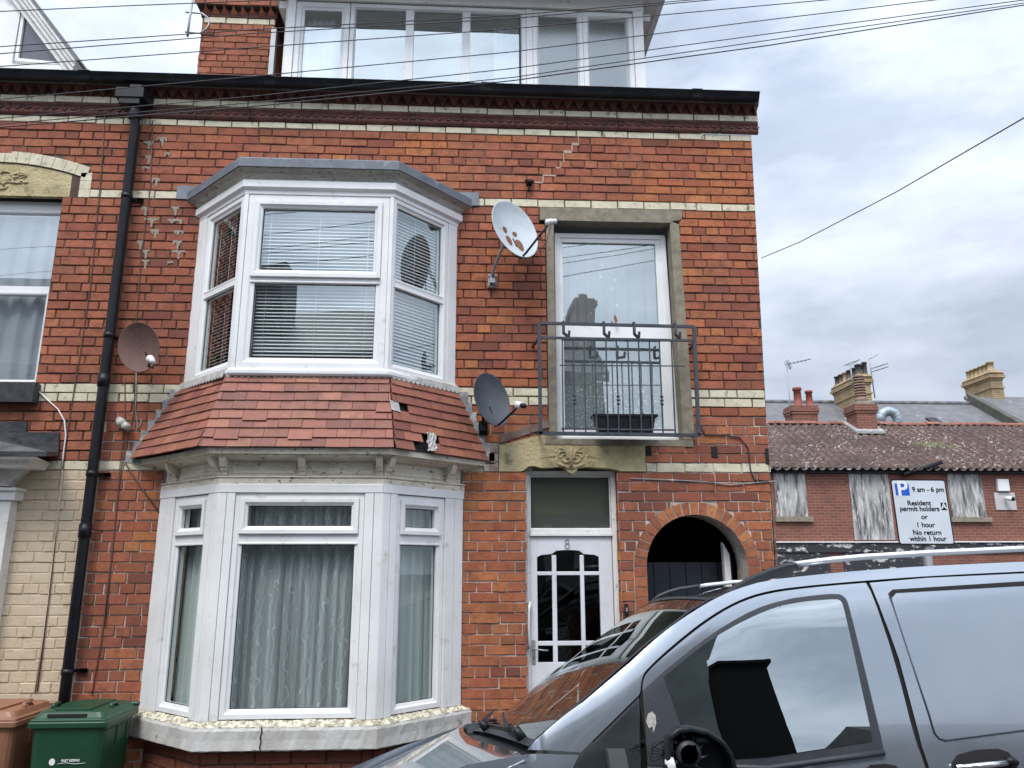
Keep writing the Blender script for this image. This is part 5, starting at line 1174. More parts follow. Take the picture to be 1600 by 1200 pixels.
# roof rails
def rail(far):
    r_ = bpy.data.objects.new('roof_rail', None); C.objects.link(r_); r_.parent = van
    if not far:
        a = [(1.034,-2.83,1.892),(1.084,-2.83,1.927),(1.139,-2.83,1.96),(1.221,-2.83,1.99),(1.29,-2.83,2.007),(1.339,-2.83,2.014)]; b = [(1.333,-2.83,2.012),(1.494,-2.83,2.031),(1.63,-2.83,2.042),(1.905,-2.83,2.057),(2.323,-2.83,2.074)]
        ft = [(1.083,-2.83,1.914),(1.191,-2.83,1.947),(1.278,-2.83,1.969)]
    else:
        a = [(1.046,-1.45,1.808),(1.1,-1.45,1.844),(1.157,-1.45,1.865),(1.222,-1.45,1.882),(1.29,-1.45,1.891),(1.344,-1.45,1.898)]; b = [(1.336,-1.45,1.896),(1.405,-1.45,1.905),(1.481,-1.45,1.912),(1.542,-1.45,1.919)]; ft = a[:3]
    ext = [(b[-1][0]+.7,b[-1][1],b[-1][2]+.02),(3.3,b[-1][1],b[-1][2]+.01)] if not far else [(2.0,-1.45,1.93),(3.3,-1.45,1.95)]
    M = MB(); M.s = True
    if far: M.tube(a, [.006,.010,.011,.011,.011,.011], 10)
    else:
        fp = [(1.006,1.867),(1.042,1.9),(1.089,1.932),(1.153,1.965),(1.222,1.992),(1.29,2.014),(1.334,2.021),(1.345,2.001),(1.31,1.996),(1.282,1.984),(1.257,1.964),(1.213,1.952),(1.15,1.932),(1.082,1.904),(1.041,1.882)]
        cx_ = sum(p[0] for p in fp)/len(fp); cz_ = sum(p[1] for p in fp)/len(fp); Mr = lambda s_, y_: [((p[0]-cx_)*s_+cx_, y_, (p[1]-cz_)*(1-(1-s_)*4)+cz_) for p in fp]
        M.s = False; M.loft([Mr(.97,-2.795),Mr(1,-2.805),Mr(1,-2.85),Mr(.975,-2.862)]); M.s = True
    M.build('rail_foot', M_TRIM, r_); M = MB(); M.s = True; M.tube([ext[1],(3.4,ext[1][1],ext[1][2]-.06)], .014, 8); M.build('rail_foot', M_TRIM, r_)
    M = MB(); M.s = True; M.tube(b+ext, .0125 if not far else .011, 10); M.build('rail_bar', mat('satin_aluminium',(.80,.81,.82),.3,.6), r_)
rail(False); rail(True)
# broken door mirror
mr_ = bpy.data.objects.new('door_mirror', None); C.objects.link(mr_); mr_.parent = van
O_ = Vector([(0.751,-3.28,1.398)][0])
M = MB(); M.s = True
out = [(0.666,-3.27,1.452),(0.704,-3.27,1.477),(0.748,-3.27,1.48),(0.808,-3.27,1.466),(0.858,-3.27,1.433),(0.885,-3.27,1.393),(0.895,-3.27,1.348),(0.885,-3.27,1.277),(0.838,-3.27,1.211),(0.752,-3.27,1.184),(0.668,-3.27,1.205),(0.651,-3.27,1.281)]
cx_ = sum(p[0] for p in out)/len(out); cz_ = sum(p[2] for p in out)/len(out)
def rg(sc_, dy): return [((p[0]-cx_)*sc_+cx_, p[1]+dy, (p[2]-cz_)*sc_+cz_) for p in out]
M.loft([rg(.90,.0),rg(1.0,-.004),rg(1.03,.01),rg(1.0,.05),rg(.8,.11),rg(.35,.14)], False); M.loft([rg(.90,.0),rg(.86,.03),rg(.80,.07),rg(.5,.08),rg(.05,.08)], False)
hs = M.build('mirror_housing', M_BLK, mr_)
M = MB(); M.s = True; c = Vector([(0.739,-3.26,1.397)][0])
M.tube([c+Vector((0,.06,0)),c+Vector((0,-.004,0)),c+Vector((0,-.004,0)),c+Vector((0,.03,0))], [.042,.040,.030,.026], 20); M.tube([c+Vector((0,.03,0)),c+Vector((0,.005,0))], [.015,.012], 10)
for k in range(9):
    a = k*2*pi/9+.3; M.tube([c+Vector((cos(a)*.045,.02,sin(a)*.045)),c+Vector((cos(a+.2)*.085,.045,sin(a+.2)*.075))], [.006,.004], 5)
M.box(c.x+.03,c.x+.075,-(c.y+.05),-(c.y+.01),c.z+.03,c.z+.05); M.box(c.x-.08,c.x-.05,-(c.y+.05),-(c.y+.01),c.z-.01,c.z+.04); M.k = 1
w0 = Vector([(0.669,-3.27,1.383)][0]); M.tube([w0,w0+Vector((.012,.02,-.05))], [.016,.02], 7)
M.build('mirror_motor', [M_TRIM, M_WHITE], hs)
M = MB(); M.s = True; 
for k in range(5): M.tube([c+Vector((-.07,.02,.03+.004*k)),c+Vector((-.10-.01*k,-.01,.05-.01*k)),c+Vector((-.12,.03,.02-.012*k)),c+Vector((-.05,.04,-.01))], .0016, 4)
M.build('loose_wire', M_WIRE, hs)
M = MB(); M.box(.72,.86,3.06,3.25,1.2,1.26); M.build('mirror_arm', M_BLK, mr_)
# cabin
M = MB(); M.box(.25,.62,1.35,2.98,.75,1.18); M.box(.35,.55,1.35,2.98,1.18,1.22); db = M.build('dashboard', mat('dash_plastic',(.05,.05,.052),.7), van, bevel=.02)
for y in (-2.7,-1.65):
    M = MB(); M.s = False; M.loft([[(1.25+dx+.02*k,y+sy*w,z) for dx, sy in ((-.07,-1),(-.07,1),(.07,1),(.07,-1))] for k,(z,w) in enumerate(((.9,.24),(1.2,.25),(1.42,.21),(1.46,.12),(1.5,.12),(1.66,.11)))]); M.box(.85,1.3,-(y+.25),-(y-.25),.72,.92); M.build('seat', mat('seat_cloth',(.06,.06,.065),.9), van, bevel=.03)
M = MB(); M.s = True; M.tube([(.68+cos(a)*.06,-2.62+sin(a)*.18,1.13+cos(a)*.17) for a in [2*pi*i/24 for i in range(25)]], .014, 8); M.build('steering_wheel', M_BLK, van)
M = MB(); M.box(1.55,1.6,1.5,2.8,.5,1.75); M.box(.3,1.6,1.4,3.0,.45,.5); M.build('bulkhead', M_DARK, van)

# ================================================================== FAR BUILDINGS
def sbrick(name, c1_, c2_, mo, sc=1.0, soot=None, loc_=.5):
    m, t, p, o = nt(name); tc = N(t, 'TexCoord'); sx = N(t, 'SeparateXYZ'); cx = N(t, 'CombineXYZ'); ad = N(t, 'Math', operation='ADD')
    t.links.new(tc.outputs['Object'], sx.inputs[0]); t.links.new(sx.outputs[0], ad.inputs[0]); t.links.new(sx.outputs[1], ad.inputs[1]); t.links.new(ad.outputs[0], cx.inputs[0]); t.links.new(sx.outputs[2], cx.inputs[1])
    b = N(t, 'TexBrick', Scale=1.0); b.inputs['Brick Width'].default_value = .23*sc; b.inputs['Row Height'].default_value = .076*sc; b.inputs['Mortar Size'].default_value = .006*sc; b.inputs['Bias'].default_value = -.1
    b.inputs['Color1'].default_value = (*c1_,1); b.inputs['Color2'].default_value = (*c2_,1); b.inputs['Mortar'].default_value = (*mo,1)
    t.links.new(cx.outputs[0], b.inputs['Vector']); c = mix(t, noise(t, tc.outputs['Object'], 1.3, 6, .7, .45, .75), b.outputs['Color'], soot or (.10,.05,.04))
    c = mix(t, .6, b.outputs['Color'], c); t.links.new(c, p.inputs['Base Color']); p.inputs['Roughness'].default_value = .9
    bp = N(t, 'Bump', Strength=.5, Distance=.01); bp.invert = True; t.links.new(b.outputs['Fac'], bp.inputs['Height']); t.links.new(bp.outputs[0], p.inputs['Normal']); return m
M_FB = sbrick('far_red_brick', (.24,.082,.052), (.16,.06,.042), (.27,.19,.15))
M_YB = sbrick('buff_brick', (.46,.33,.18), (.34,.24,.12), (.13,.10,.07), soot=(.10,.08,.05))
M_BOARD = mat('weathered_board', (.42,.41,.39), .9, c2=(.06,.06,.06), sc=3.2, lo=.42, hi=.62, stretch=(2.2,2.2,.35), c3=(.62,.61,.58), sc3=9, lo3=.52, hi3=.7, bs=.3)
M_PEEL = mat('peeling_black_paint', (.025,.026,.03), .7, c2=(.50,.49,.46), sc=5, lo=.56, hi=.62, stretch=(.7,.7,1.6))
dh = thing('derelict_building', (12,14,0), 'boarded-up red brick building with a mossy pantile roof beyond the side street', 'building')
M = MB((0,14,0))
M.box(6.0,24,-.3,0,-.13,4.52); M.build('wall', M_FB, dh)
for (a,b,z) in ((8.05,8.90,3.30),(10.09,11.17,2.70),(12.80,13.75,3.29),(15.15,16.0,3.3)):
    M = MB((0,14,0)); M.prism([(a,z),(b,z),(b,4.44),(a,4.44)], .0, .02); bd_ = M.build('window_board', M_BOARD, dh)
    if z > 3: M = MB((0,14,0)); M.box(a-.06,b+.1,.0,.09,z-.13,z); M.build('window_sill', M_CONC, bd_)
M = MB((0,14,0)); M.box(6,24,.0,.10,4.44,4.56); M.tube([(5.9,13.86,4.56),(24,13.86,4.54)], .05, 8); M.build('eaves_gutter', M_BLK, dh)
M = MB((0,14,0)); M.box(6,16,.0,.10,2.63,2.66); M.k = 1; M.box(6,16,.0,.06,2.38,2.62); M.k = 2
for (a,b) in ((6,9.35),(9.72,12.05)): M.box(a,b,.0,.03,.2,2.37)
M.build('shop_front', [M_WHITE, M_PEEL, M_PEEL], dh)
M = MB(); M.s = True; nx = 520; x0, x1 = 5.9, 24; vs = []; fs = []; rr_ = 11; ly = 3.3; lz = 1.86
for j in range(rr_*3+1):
    jj, fr = divmod(j, 3); t_ = min(1,(jj+(0,.5,.96)[fr])/rr_); lip = (0,.012,.026)[fr]
    for i in range(nx+1):
        x = x0+(x1-x0)*i/nx; ph = (x/.24) % 1; h = .05*(sin(ph/.3*pi) if ph < .3 else sin((ph-.3)/.7*pi)*-.7)
        vs.append((x+.0, 13.72+ly*t_, 4.53+lz*t_+h-lip+.006*sin(x*1.3+j*.4)))
for j in range(rr_*3):
    for i in range(nx): fs.append((j*(nx+1)+i, j*(nx+1)+i+1, (j+1)*(nx+1)+i+1, (j+1)*(nx+1)+i))
M.s = False; M.add(vs, fs, True)
m_, t_, p_, o_ = nt('pantile'); cc = coords(t_)
c_ = mix(t_, noise(t_, cc, .9, 4, .6, .35, .7), (.112,.068,.054), (.068,.045,.038)); c_ = mix(t_, noise(t_, cc, 5, 5, .7, .5, .66), c_, (.07,.045,.04)); ml = N(t_, 'Math', operation='MULTIPLY'); t_.links.new(noise(t_, cc, 11, 6, .75, .56, .60), ml.inputs[0]); t_.links.new(noise(t_, cc, 1.1, 4, .6, .42, .58), ml.inputs[1]); c_ = mix(t_, ml.outputs[0], c_, (.50,.44,.41)); c_ = mix(t_, noise(t_, cc, 1.2, 4, .6, .64, .72), c_, (.13,.14,.06))
t_.links.new(c_, p_.inputs['Base Color']); p_.inputs['Roughness'].default_value = .9; bump(t_, p_, noise(t_, cc, 12, 6), .6, .03)
rf = M.build('pantile_roof', m_, dh)
M = MB(); x = 5.9
while x < 24:
    L_ = .44; M.s = False; dz = rnd.uniform(-.015,.015); M.loft([[(xx, 17.02+cos(a)*.13, 6.34+sin(a)*.10+dz) for a in [pi*k/6 for k in range(7)]] for xx in (x, x+L_-.01)], True); x += L_
M.build('ridge_tile', mat('ridge_clay',(.30,.12,.08),.85,c2=(.16,.07,.05),sc=3,c3=(.45,.40,.36),sc3=12,lo3=.62,hi3=.7), rf)
M = MB(); M.plan([(5.9,17.05),(24,17.05),(24,18.4),(5.9,18.4)], [6.2,6.2,5.7,5.7], [6.3,6.3,5.8,5.8]); M.build('rear_slope', M_SLATE, rf)
def stack(name, x0_, x1_, y0_, y1_, z0_, z1_, m, parent, over=.05, capm=None):
    M = MB(); M.plan([(x0_,y0_),(x1_,y0_),(x1_,y1_),(x0_,y1_)], z0_, z1_-.28)
    for k, (o_, a_, b_) in enumerate(((.03,.28,.20),(over,.20,.10),(over*.6,.10,.0))): M.plan([(x0_-o_,y0_-o_),(x1_+o_,y0_-o_),(x1_+o_,y1_+o_),(x0_-o_,y1_+o_)], z1_-a_, z1_-b_)
    return M.build(name, [m], parent)
def pot(parent, x, y, z, h, r, m, name='chimney_pot', cap=False):
    M = MB(); M.s = True; M.tube([(x,y,z-.02),(x,y,z+.03),(x,y,z+.05),(x,y,z+h*.85),(x,y,z+h*.86),(x,y,z+h),(x,y,z+h)], [r*1.25,r*1.2,r,r*.88,r*1.1,r*1.1,r*.6], 12)
    return M.build(name, m, parent)
M_POTR = mat('red_clay_pot',(.26,.085,.06),.8,c2=(.25,.06,.045),sc=4); M_POTB = mat('buff_clay_pot',(.42,.31,.17),.8,c2=(.3,.22,.12),sc=5); M_POTD = mat('sooty_pot',(.05,.05,.05),.85,c2=(.12,.10,.08),sc=6)
M_FLAUNCH = mat('mortar_flaunching',(.20,.17,.13),.9,c2=(.12,.10,.08),sc=6)
qa = [(11.674,16.3,6.036),(12.33,16.3,6.041),(11.732,16.3,6.748),(12.374,16.3,6.753)]
s1 = stack('chimney', qa[0][0]+.04, qa[1][0], 16.3, 16.95, 5.2, qa[2][2]+.1, M_FB, dh, .06)
M = MB(); xc = (qa[0][0]+qa[1][0])/2+.06; yc = 16.6; zt = qa[2][2]+.1; M.loft([[(xc+sx*r, yc+sy*r, z) for sx, sy in ((-1,-1),(1,-1),(1,1),(-1,1))] for z, r in ((zt,.30),(zt+.12,.22))]); M.build('flaunching', M_FLAUNCH, s1)
M = MB(); M.s = True; zt += .12
M.tube([(xc,yc,zt),(xc,yc,zt+.1),(xc,yc,zt+.18)], [.20,.17,.13], 14)
for k in range(7): M.tube([(xc,yc,zt+.18+k*.085),(xc,yc,zt+.18+k*.085+.05)], .165, 14)
M.tube([(xc,yc,zt+.18),(xc,yc,zt+.8)], .11, 10); M.tube([(xc,yc,zt+.77),(xc,yc,zt+.83),(xc,yc,zt+.88)], [.17,.15,.09], 14)
M.build('louvred_pot', mat('weathered_pot',(.26,.17,.12),.85,c2=(.15,.10,.08),sc=6), s1)
M = MB(); M.plan([(qa[0][0]-.12,16.1),(qa[1][0]+.12,16.1),(qa[1][0]+.12,17.0),(qa[0][0]-.12,17.0)], [5.90,5.90,6.38,6.38], [5.97,5.97,6.45,6.45]); M.build('lead_flashing', M_LEADW, s1)
qb = [(10.119,17.3,6.531),(11.008,17.3,6.538),(10.16,17.3,6.985),(11.053,17.3,6.992),(10.406,17.3,7.633),(10.814,17.3,7.533)]
s2 = stack('chimney', qb[0][0]+.05, qb[1][0]-.03, 17.3, 17.9, 5.2, qb[2][2]+.02, M_FB, dh, .05)
pot(s2, qb[4][0]+.08, 17.55, qb[2][2], qb[4][2]-qb[2][2], .13, M_POTR); pot(s2, qb[5][0]+.05, 17.55, qb[2][2], qb[5][2]-qb[2][2], .11, M_POTR)
M = MB(); q = [(11.506,13.8,4.385),(11.619,13.8,4.454),(12.614,13.8,4.783),(12.589,13.8,4.731),(11.641,13.8,4.352)]; a = Vector(q[0]); b = Vector(q[3]); M.tube([a, b], .075, 4)
tag(M.build('broken_gutter', M_BLK), 'broken length of black gutter sticking up at the pantile eaves behind the sign', 'gutter')
M = MB((0,14,0)); q = [(14.134,3.971),(14.455,3.971),(14.508,4.298),(14.185,4.297)]; M.box(q[0][0],q[1][0],0,.10,q[0][1],q[2][1])
tag(M.build('alarm_box', M_WHITE, bevel=.015), 'small square white box above the security camera on the derelict brick wall', 'box')
q = [(14.04,3.477),(14.608,3.478),(14.664,3.938),(14.073,3.919),(14.331,3.749)]
cc_ = thing('security_camera', (q[0][0],14,q[0][1]), 'white bullet security camera on a square white backing board at the right edge', 'camera')
M = MB((0,14,0)); M.box(q[0][0],q[1][0],0,.03,q[0][1],q[2][1]); M.build('backing_board', mat('grey_white',(.5,.48,.47),.6), cc_, bevel=.005)
M = MB(); M.s = True; x, z = q[4]; M.tube([(x-.05,13.9,z+.03),(x+.02,13.72,z)], [.06,.06], 12); M.build('camera_body', M_WHITE, cc_); M = MB(); M.s = True; M.tube([(x+.02,13.72,z),(x+.03,13.69,z-.005)], [.058,.05], 12); M.build('camera_lens', M_BLK, cc_)
# slate-roofed terrace behind
rb = thing('slate_terrace', (15,20,0), 'grey slate roofed terrace behind the pantile roof, with two buff brick chimney stacks', 'building')
M = MB(); M.plan([(6,18.2),(19.3,18.2),(19.3,22),(6,22)], [5.6,5.6,8.0,8.0], [5.7,5.7,8.12,8.12]); M.plan([(6,22),(19.3,22),(19.3,26),(6,26)], [8.0,8.0,5.6,5.6], [8.12,8.12,5.7,5.7]); M.build('slate_roof', M_SLATE, rb)
M = MB(); M.plan([(19.45,18.2),(34,18.2),(34,22.6),(19.45,22.6)], [5.8,5.8,8.42,8.42], [5.9,5.9,8.55,8.55]); M.build('slate_roof', M_SLATE, rb)
M = MB(); M.plan([(6,18.2),(34,18.2),(34,26),(6,26)], -.1, 5.65); M.build('wall', M_FB, rb)
M = MB(); x = 6
while x < 19: M.tube([(x,22,8.13),(x+.44,22,8.13)], .09, 6); x += .46
M.build('ridge_tile', M_SLATE, rb)
M = MB(); M.plan([(19.25,18.0),(19.5,18.0),(19.5,22.1),(19.25,22.1)], [5.4,5.4,7.9,7.9], [5.95,5.95,8.55,8.55]); M.build('gable_parapet', mat('mossy_render',(.10,.095,.075),.9,c2=(.06,.06,.045),sc=3), rb)
for (pa, pb_, ya, yb_, nm, n_, lab) in (([(13.827,20,8.662),(14.37,20,8.668)],.0,20.0,22.0,'d',6,''),([(20.441,22.3,9.465),(21.018,22.3,9.471)],.0,22.3,24.0,'b',6,'')):
    xa, xb, zt = pa[0][0], pa[1][0], pa[0][2]
    st = stack('buff_chimney', xa+.06, xb-.04, ya+.08, yb_, 6.0, zt+.0, M_YB, rb, .09)
    M = MB(); M.plan([(xa+.03,ya+.04),(xb-.01,ya+.04),(xb-.01,yb_+.04),(xa+.03,yb_+.04)], zt-.62, zt-.56); M.loft([[(x_,y_,z_) for x_,y_ in ((xa-g,ya-g),(xb+g,ya-g),(xb+g,yb_+g),(xa-g,yb_+g))] for z_, g in ((zt,.02),(zt+.12,-.08))]); M.build('corbel', M_YB, st)
    for k in range(n_):
        y_ = ya+.22+(yb_-ya-.4)*k/(n_-1); m_p = (M_POTB if nm == 'b' or k == 3 else M_POTD)
        pot(st, (xa+xb)/2-.06, y_, zt+.08, .36+(.05 if k == 0 else 0), .135, m_p)
    if nm == 'd': pot(st, xb-.12, ya+.2, zt+.08, .5, .09, M_POTD)
M = MB(); M.s = True; q = [(13.716,18.6,6.675),(13.742,18.6,6.894),(13.848,18.6,7.048),(14.033,18.6,7.115),(14.225,18.6,7.051),(14.311,18.6,6.854),(14.301,18.6,6.592)]; M.tube(q, .155, 20)
for i in range(1,len(q)-1): M.tube([Vector(q[i])+(Vector(q[i+1])-Vector(q[i]))*.4, Vector(q[i])+(Vector(q[i+1])-Vector(q[i]))*.5], .165, 20)
tag(M.build('vent_duct', mat('dull_zinc',(.36,.42,.44),.45,.6,c2=(.28,.33,.35),sc=3)), 'silver bent ventilation duct rising behind the pantile ridge right of the red chimney', 'duct')
q = [(16.526,20.6,7.589),(16.816,20.6,7.592),(16.989,20.6,7.45),(16.652,20.6,7.448)]; M = MB(); M.add(q, [(0,1,2,3)], True); sk_ = [(a+.0,b-.25,c+.0) for a,b,c in q]
M = MB(); M.plan([(q[0][0],19.9),(q[1][0]+.1,19.9),(q[1][0]+.1,20.6),(q[0][0],20.6)], [6.73,6.73,7.17,7.17], [6.85,6.85,7.30,7.30]); M.build('skylight', M_BLK, rb)
def aerial(pm, pbs, label, r=.022):
    t = thing('tv_aerial', pm[0], label, 'aerial'); M = MB(); M.tube(pm, r, 6); M.build('mast', M_METAL, t)
    M = MB()
    for bq in pbs:
        M.tube(bq, r*.7, 5); a, b = Vector(bq[0]), Vector(bq[-1])
        for k in range(1,7): p = a.lerp(b, k/7); M.tube([p+Vector((0,-.18,0)),p+Vector((0,.18,0))], r*.4, 4)
    M.build('antenna', M_METAL, t)
aerial([(10.111,17.4,6.674),(10.156,17.4,7.173),(10.16,17.4,8.397)], [[(10.093,17.4,8.353),(10.265,17.4,8.398),(10.977,17.4,8.556)], [(10.15,17.4,8.525),(10.29,17.4,8.207)]], 'tv aerial on a tall thin mast left of the two red chimney pots')
aerial([(13.618,20,8.259),(13.633,20,9.04)], [[(13.375,20,9.06),(13.662,20,9.088),(13.991,20,9.282)]], 'tv aerial in front of the dark pots of the larger buff chimney')
aerial([(14.506,20.2,7.913),(14.479,20.2,8.91),(14.463,20.2,9.391)], [[(14.484,20.2,9.367),(14.791,20.2,9.54)], [(14.49,20.2,9.006),(15.135,20.2,9.206)], [(14.5,20.2,8.887),(15.144,20.2,9.086)]], 'tv aerial with several arms at the right of the larger buff chimney')
# chimney aerial bracket on the near chimney
M = MB(); M.tube([(-2.978,1.1,7.394),(-2.978,1.1,7.603),(-2.967,1.1,7.838)], .013, 8); M.tube([(-3.009,1.1,7.447),(-2.858,1.1,7.437),(-2.798,1.1,7.494),(-2.77,1.1,7.549),(-2.79,1.1,7.626),(-2.854,1.1,7.678),(-3.025,1.1,7.686)], .010, 6); M.tube([Vector(q_)+Vector((0,0,.35)) for q_ in [(-2.974,1.1,7.838),(-2.969,1.1,7.862)]], .01, 5)
tag(M.build('aerial_bracket', M_METAL), 'steel pole and bracket clamped to the left side of the near red chimney', 'bracket')
# ================================================================== ACROSS THE STREET, seen as reflections
ob = thing('terrace_house', (-4,-8.6,0), 'brick terrace house across the street, seen only as a reflection in windows and van glass', 'house')
M = MB(); M.plan([(-16,-15),(2.67,-15),(2.67,-8.6),(-16,-8.6)], 0, 5.7); M.build('wall', mat('grey_render',(.30,.34,.34),.85,c2=(.22,.25,.25),sc=1.5), ob)
M = MB(); M.plan([(2.68,-13),(3.42,-13),(3.42,-8.65),(2.68,-8.65)], 0, 4.2); M.plan([(2.68,-13.1),(3.47,-13.1),(3.47,-8.6),(2.68,-8.6)], 4.2, 4.24); M.build('side_annex', M_DARK, ob)
M = MB(); M.plan([(-16,-8.35),(2.75,-8.35),(2.75,-11.8),(-16,-11.8)], [5.65,5.65,7.6,7.6], [5.8,5.8,7.75,7.75]); M.plan([(-16,-11.8),(2.75,-11.8),(2.75,-15.2),(-16,-15.2)], [7.6,7.6,5.65,5.65], [7.75,7.75,5.8,5.8])
M.plan([(-16,-9.4),(-3.7,-9.4),(-3.7,-10.4),(-16,-10.4)], 6.0, 7.9); M.build('roof', M_SLATE, ob)
M = MB(); M.plan([(2.5,-11.2),(2.95,-11.2),(2.95,-12.4),(2.5,-12.4)], 5.5, 8.4); M.plan([(2.44,-11.1),(3.0,-11.1),(3.0,-12.5),(2.44,-12.5)], 8.15, 8.3); M.tube([(2.72,-11.5,8.4),(2.72,-11.5,8.6)], .1, 10); M.build('chimney', M_FB, ob)
M = MB()
for (a, b) in ((-6.4,-4.4),(-1.6,.6)):
    for z0_, z1_ in ((.9,2.5),(3.4,4.9)):
        M.plan([(a,-8.1),(b,-8.1),(b-.02,-8.6),(a,-8.6)], z0_-.25, z0_-.1); M.plan([(a,-8.1),(b,-8.1),(b,-8.6),(a,-8.6)], z1_, z1_+.3)
        for x in (a+.05,(a+b)/2-.5,(a+b)/2+.5,b-.05): M.plan([(x-.07,-8.12),(x+.07,-8.12),(x+.07,-8.6),(x-.07,-8.6)], z0_-.1, z1_)
for x in (1.5,2.1,2.55): M.plan([(x-.09,-8.45),(x+.09,-8.45),(x+.09,-8.6),(x-.09,-8.6)], .1, 2.8)
M.build('bay_window', M_UPVC, ob)
M = MB(); M.plan([(9.0,-22),(24,-22),(24,-15),(9.0,-15)], 0, 4.6); M.loft([[(x,-14.8,4.55),(x,-18.5,6.6),(x,-22.2,4.55)] for x in (8.9,24)]); tag(M.build('corner_house', mat('dark_render',(.10,.10,.10),.9,c2=(.06,.06,.065),sc=2)), 'brick corner house across the junction, seen only as a dark reflection in the van side', 'house')
tr = thing('tree', (7.5,-30,0), 'bushy tree beyond the side street, seen only as a reflection in the van door glass', 'tree')
M = MB(); M.tube([(7.5,-30,0),(7.6,-30,2.5),(7.4,-30,4.5)], [.3,.22,.1], 8)
for a in (0,1.5,3,4.4): M.tube([(7.5,-30,2.6),(7.5+cos(a)*1,-30+sin(a),4.2),(7.5+cos(a)*1.9,-30+sin(a)*1.9,5.2)], [.12,.08,.03], 6)
M.build('trunk', mat('bark',(.08,.06,.045),.9), tr)
M = MB(); tr_ = random.Random(3)
for k in range(60):
    a, b, r = tr_.uniform(0,6.28), tr_.uniform(-.6,1.3), tr_.uniform(.4,1)**.6*2.4; cx_, cy_, cz_ = 7.5+cos(a)*cos(b)*r, -30+sin(a)*cos(b)*r, 4.8+sin(b)*r*.8
    for l in range(45):
        p = Vector((cx_+tr_.gauss(0,.3),cy_+tr_.gauss(0,.3),cz_+tr_.gauss(0,.25))); u = Vector((tr_.gauss(0,1),tr_.gauss(0,1),tr_.gauss(0,1))).normalized()*.11; v = u.orthogonal().normalized()*.05
        M.add([p-u,p+v,p+u,p-v], [(0,1,2,3)], True)
M.build('crown', mat('leaf',(.05,.09,.03),.7,c2=(.08,.12,.04),sc=1), tr)

# ================================================================== GROUND
def sheet(name, pts, m): 
    M = MB(); M.add(pts, [tuple(range(len(pts)))], True); return tag(M.build(name, m), kind='structure')
sheet('ground', [(-300,-300,-.14),(300,-300,-.14),(300,300,-.14),(-300,300,-.14)], M_ASPH)
M = MB(); ys = [-5.5,-4.8,-3.6,-2.4,-1.42]; zs = [-.10,-.05,.0,-.05,-.10]
M.add([(x,y,z) for x in (-60,60) for y, z in zip(ys, zs)], [(i,5+i,6+i,1+i) for i in range(4)], True); tag(M.build('road', M_ASPH), kind='structure')
M = MB(); M.plan([(-60,-1.42),(4.6,-1.42),(4.6,0),(-60,0)], -.13, 0); tag(M.build('pavement', M_FLAG), kind='structure')
M = MB(); M.plan([(-60,-8.6),(60,-8.6),(60,-5.5),(-60,-5.5)], -.13, 0); tag(M.build('far_pavement', M_FLAG), kind='structure')
# ================================================================== LIGHT
SUN_E, SUN_A = 56, 203    # degrees: elevation, compass of the sun (behind the camera, left)
sd = Vector((sin(radians(SUN_A))*cos(radians(SUN_E)), cos(radians(SUN_A))*cos(radians(SUN_E)), sin(radians(SUN_E))))
sl_ = bpy.data.lights.new('sun', 'SUN'); sl_.energy = 1.5; sl_.angle = radians(20); sl_.color = (1,.96,.90)
so = bpy.data.objects.new('sun', sl_); C.objects.link(so); so.rotation_euler = sd.to_track_quat('Z','Y').to_euler()
wd = bpy.data.worlds.new('World'); bpy.context.scene.world = wd; wd.use_nodes = True; t = wd.node_tree; bg = t.nodes['Background']; wo = t.nodes['World Output']
sk = N(t, 'TexSky'); sk.sky_type = 'NISHITA'; sk.sun_disc = False; sk.sun_elevation = radians(SUN_E); sk.sun_rotation = radians(SUN_A)
t.links.new(sk.outputs[0], bg.inputs[0]); bg.inputs[1].default_value = .05
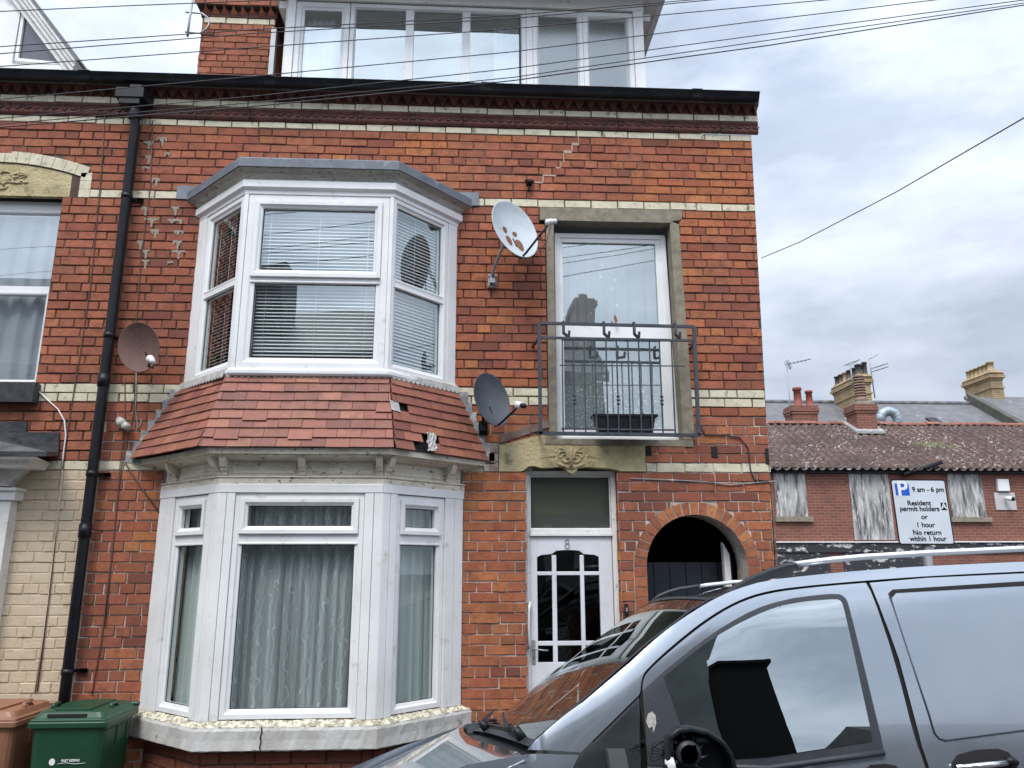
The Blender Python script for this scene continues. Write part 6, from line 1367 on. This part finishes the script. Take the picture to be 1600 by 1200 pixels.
tc = N(t, 'TexCoord'); mp = N(t, 'Mapping'); mp.inputs['Scale'].default_value = (1,1,2.6); t.links.new(tc.outputs['Generated'], mp.inputs[0])
n1 = noise(t, mp.outputs[0], 1.5, 7, .52, .36, .66); n2 = noise(t, mp.outputs[0], 4.5, 6, .55, .35, .75)
c = mix(t, n1, (.23,.27,.34), (.56,.62,.74)); c = mix(t, .40, c, mix(t, n2, (.17,.21,.27), (.78,.82,.90)))
# overcast is brightest overhead
sp = N(t, 'SeparateXYZ'); t.links.new(tc.outputs['Generated'], sp.inputs[0])
mr = N(t, 'MapRange', interpolation_type='SMOOTHSTEP'); mr.inputs[1].default_value = -.0; mr.inputs[2].default_value = .95; mr.inputs[3].default_value = .84; mr.inputs[4].default_value = 2.2; t.links.new(sp.outputs[2], mr.inputs[0])
my = N(t, 'MapRange', interpolation_type='SMOOTHSTEP'); my.inputs[1].default_value = .9; my.inputs[2].default_value = -.9; my.inputs[3].default_value = .85; my.inputs[4].default_value = 1.7; t.links.new(sp.outputs[1], my.inputs[0])
mm = N(t, 'Math', operation='MULTIPLY'); t.links.new(mr.outputs[0], mm.inputs[0]); t.links.new(my.outputs[0], mm.inputs[1])
b2 = N(t, 'Background'); t.links.new(c, b2.inputs[0]); t.links.new(mm.outputs[0], b2.inputs[1])
ms = N(t, 'MixShader'); ms.inputs[0].default_value = .88; t.links.new(bg.outputs[0], ms.inputs[1]); t.links.new(b2.outputs[0], ms.inputs[2]); t.links.new(ms.outputs[0], wo.inputs[0])
sc = bpy.context.scene; sc.view_settings.view_transform = 'Standard'; sc.view_settings.look = 'None'; sc.view_settings.exposure = .75; sc.view_settings.gamma = 1
sc.render.engine = 'CYCLES'; sc.cycles.max_bounces = 8; sc.cycles.transparent_max_bounces = 16; sc.cycles.glossy_bounces = 5; sc.cycles.diffuse_bounces = 3; sc.cycles.use_denoising = True; sc.cycles.sample_clamp_indirect = 6
sc.cycles.caustics_reflective = False; sc.cycles.caustics_refractive = False
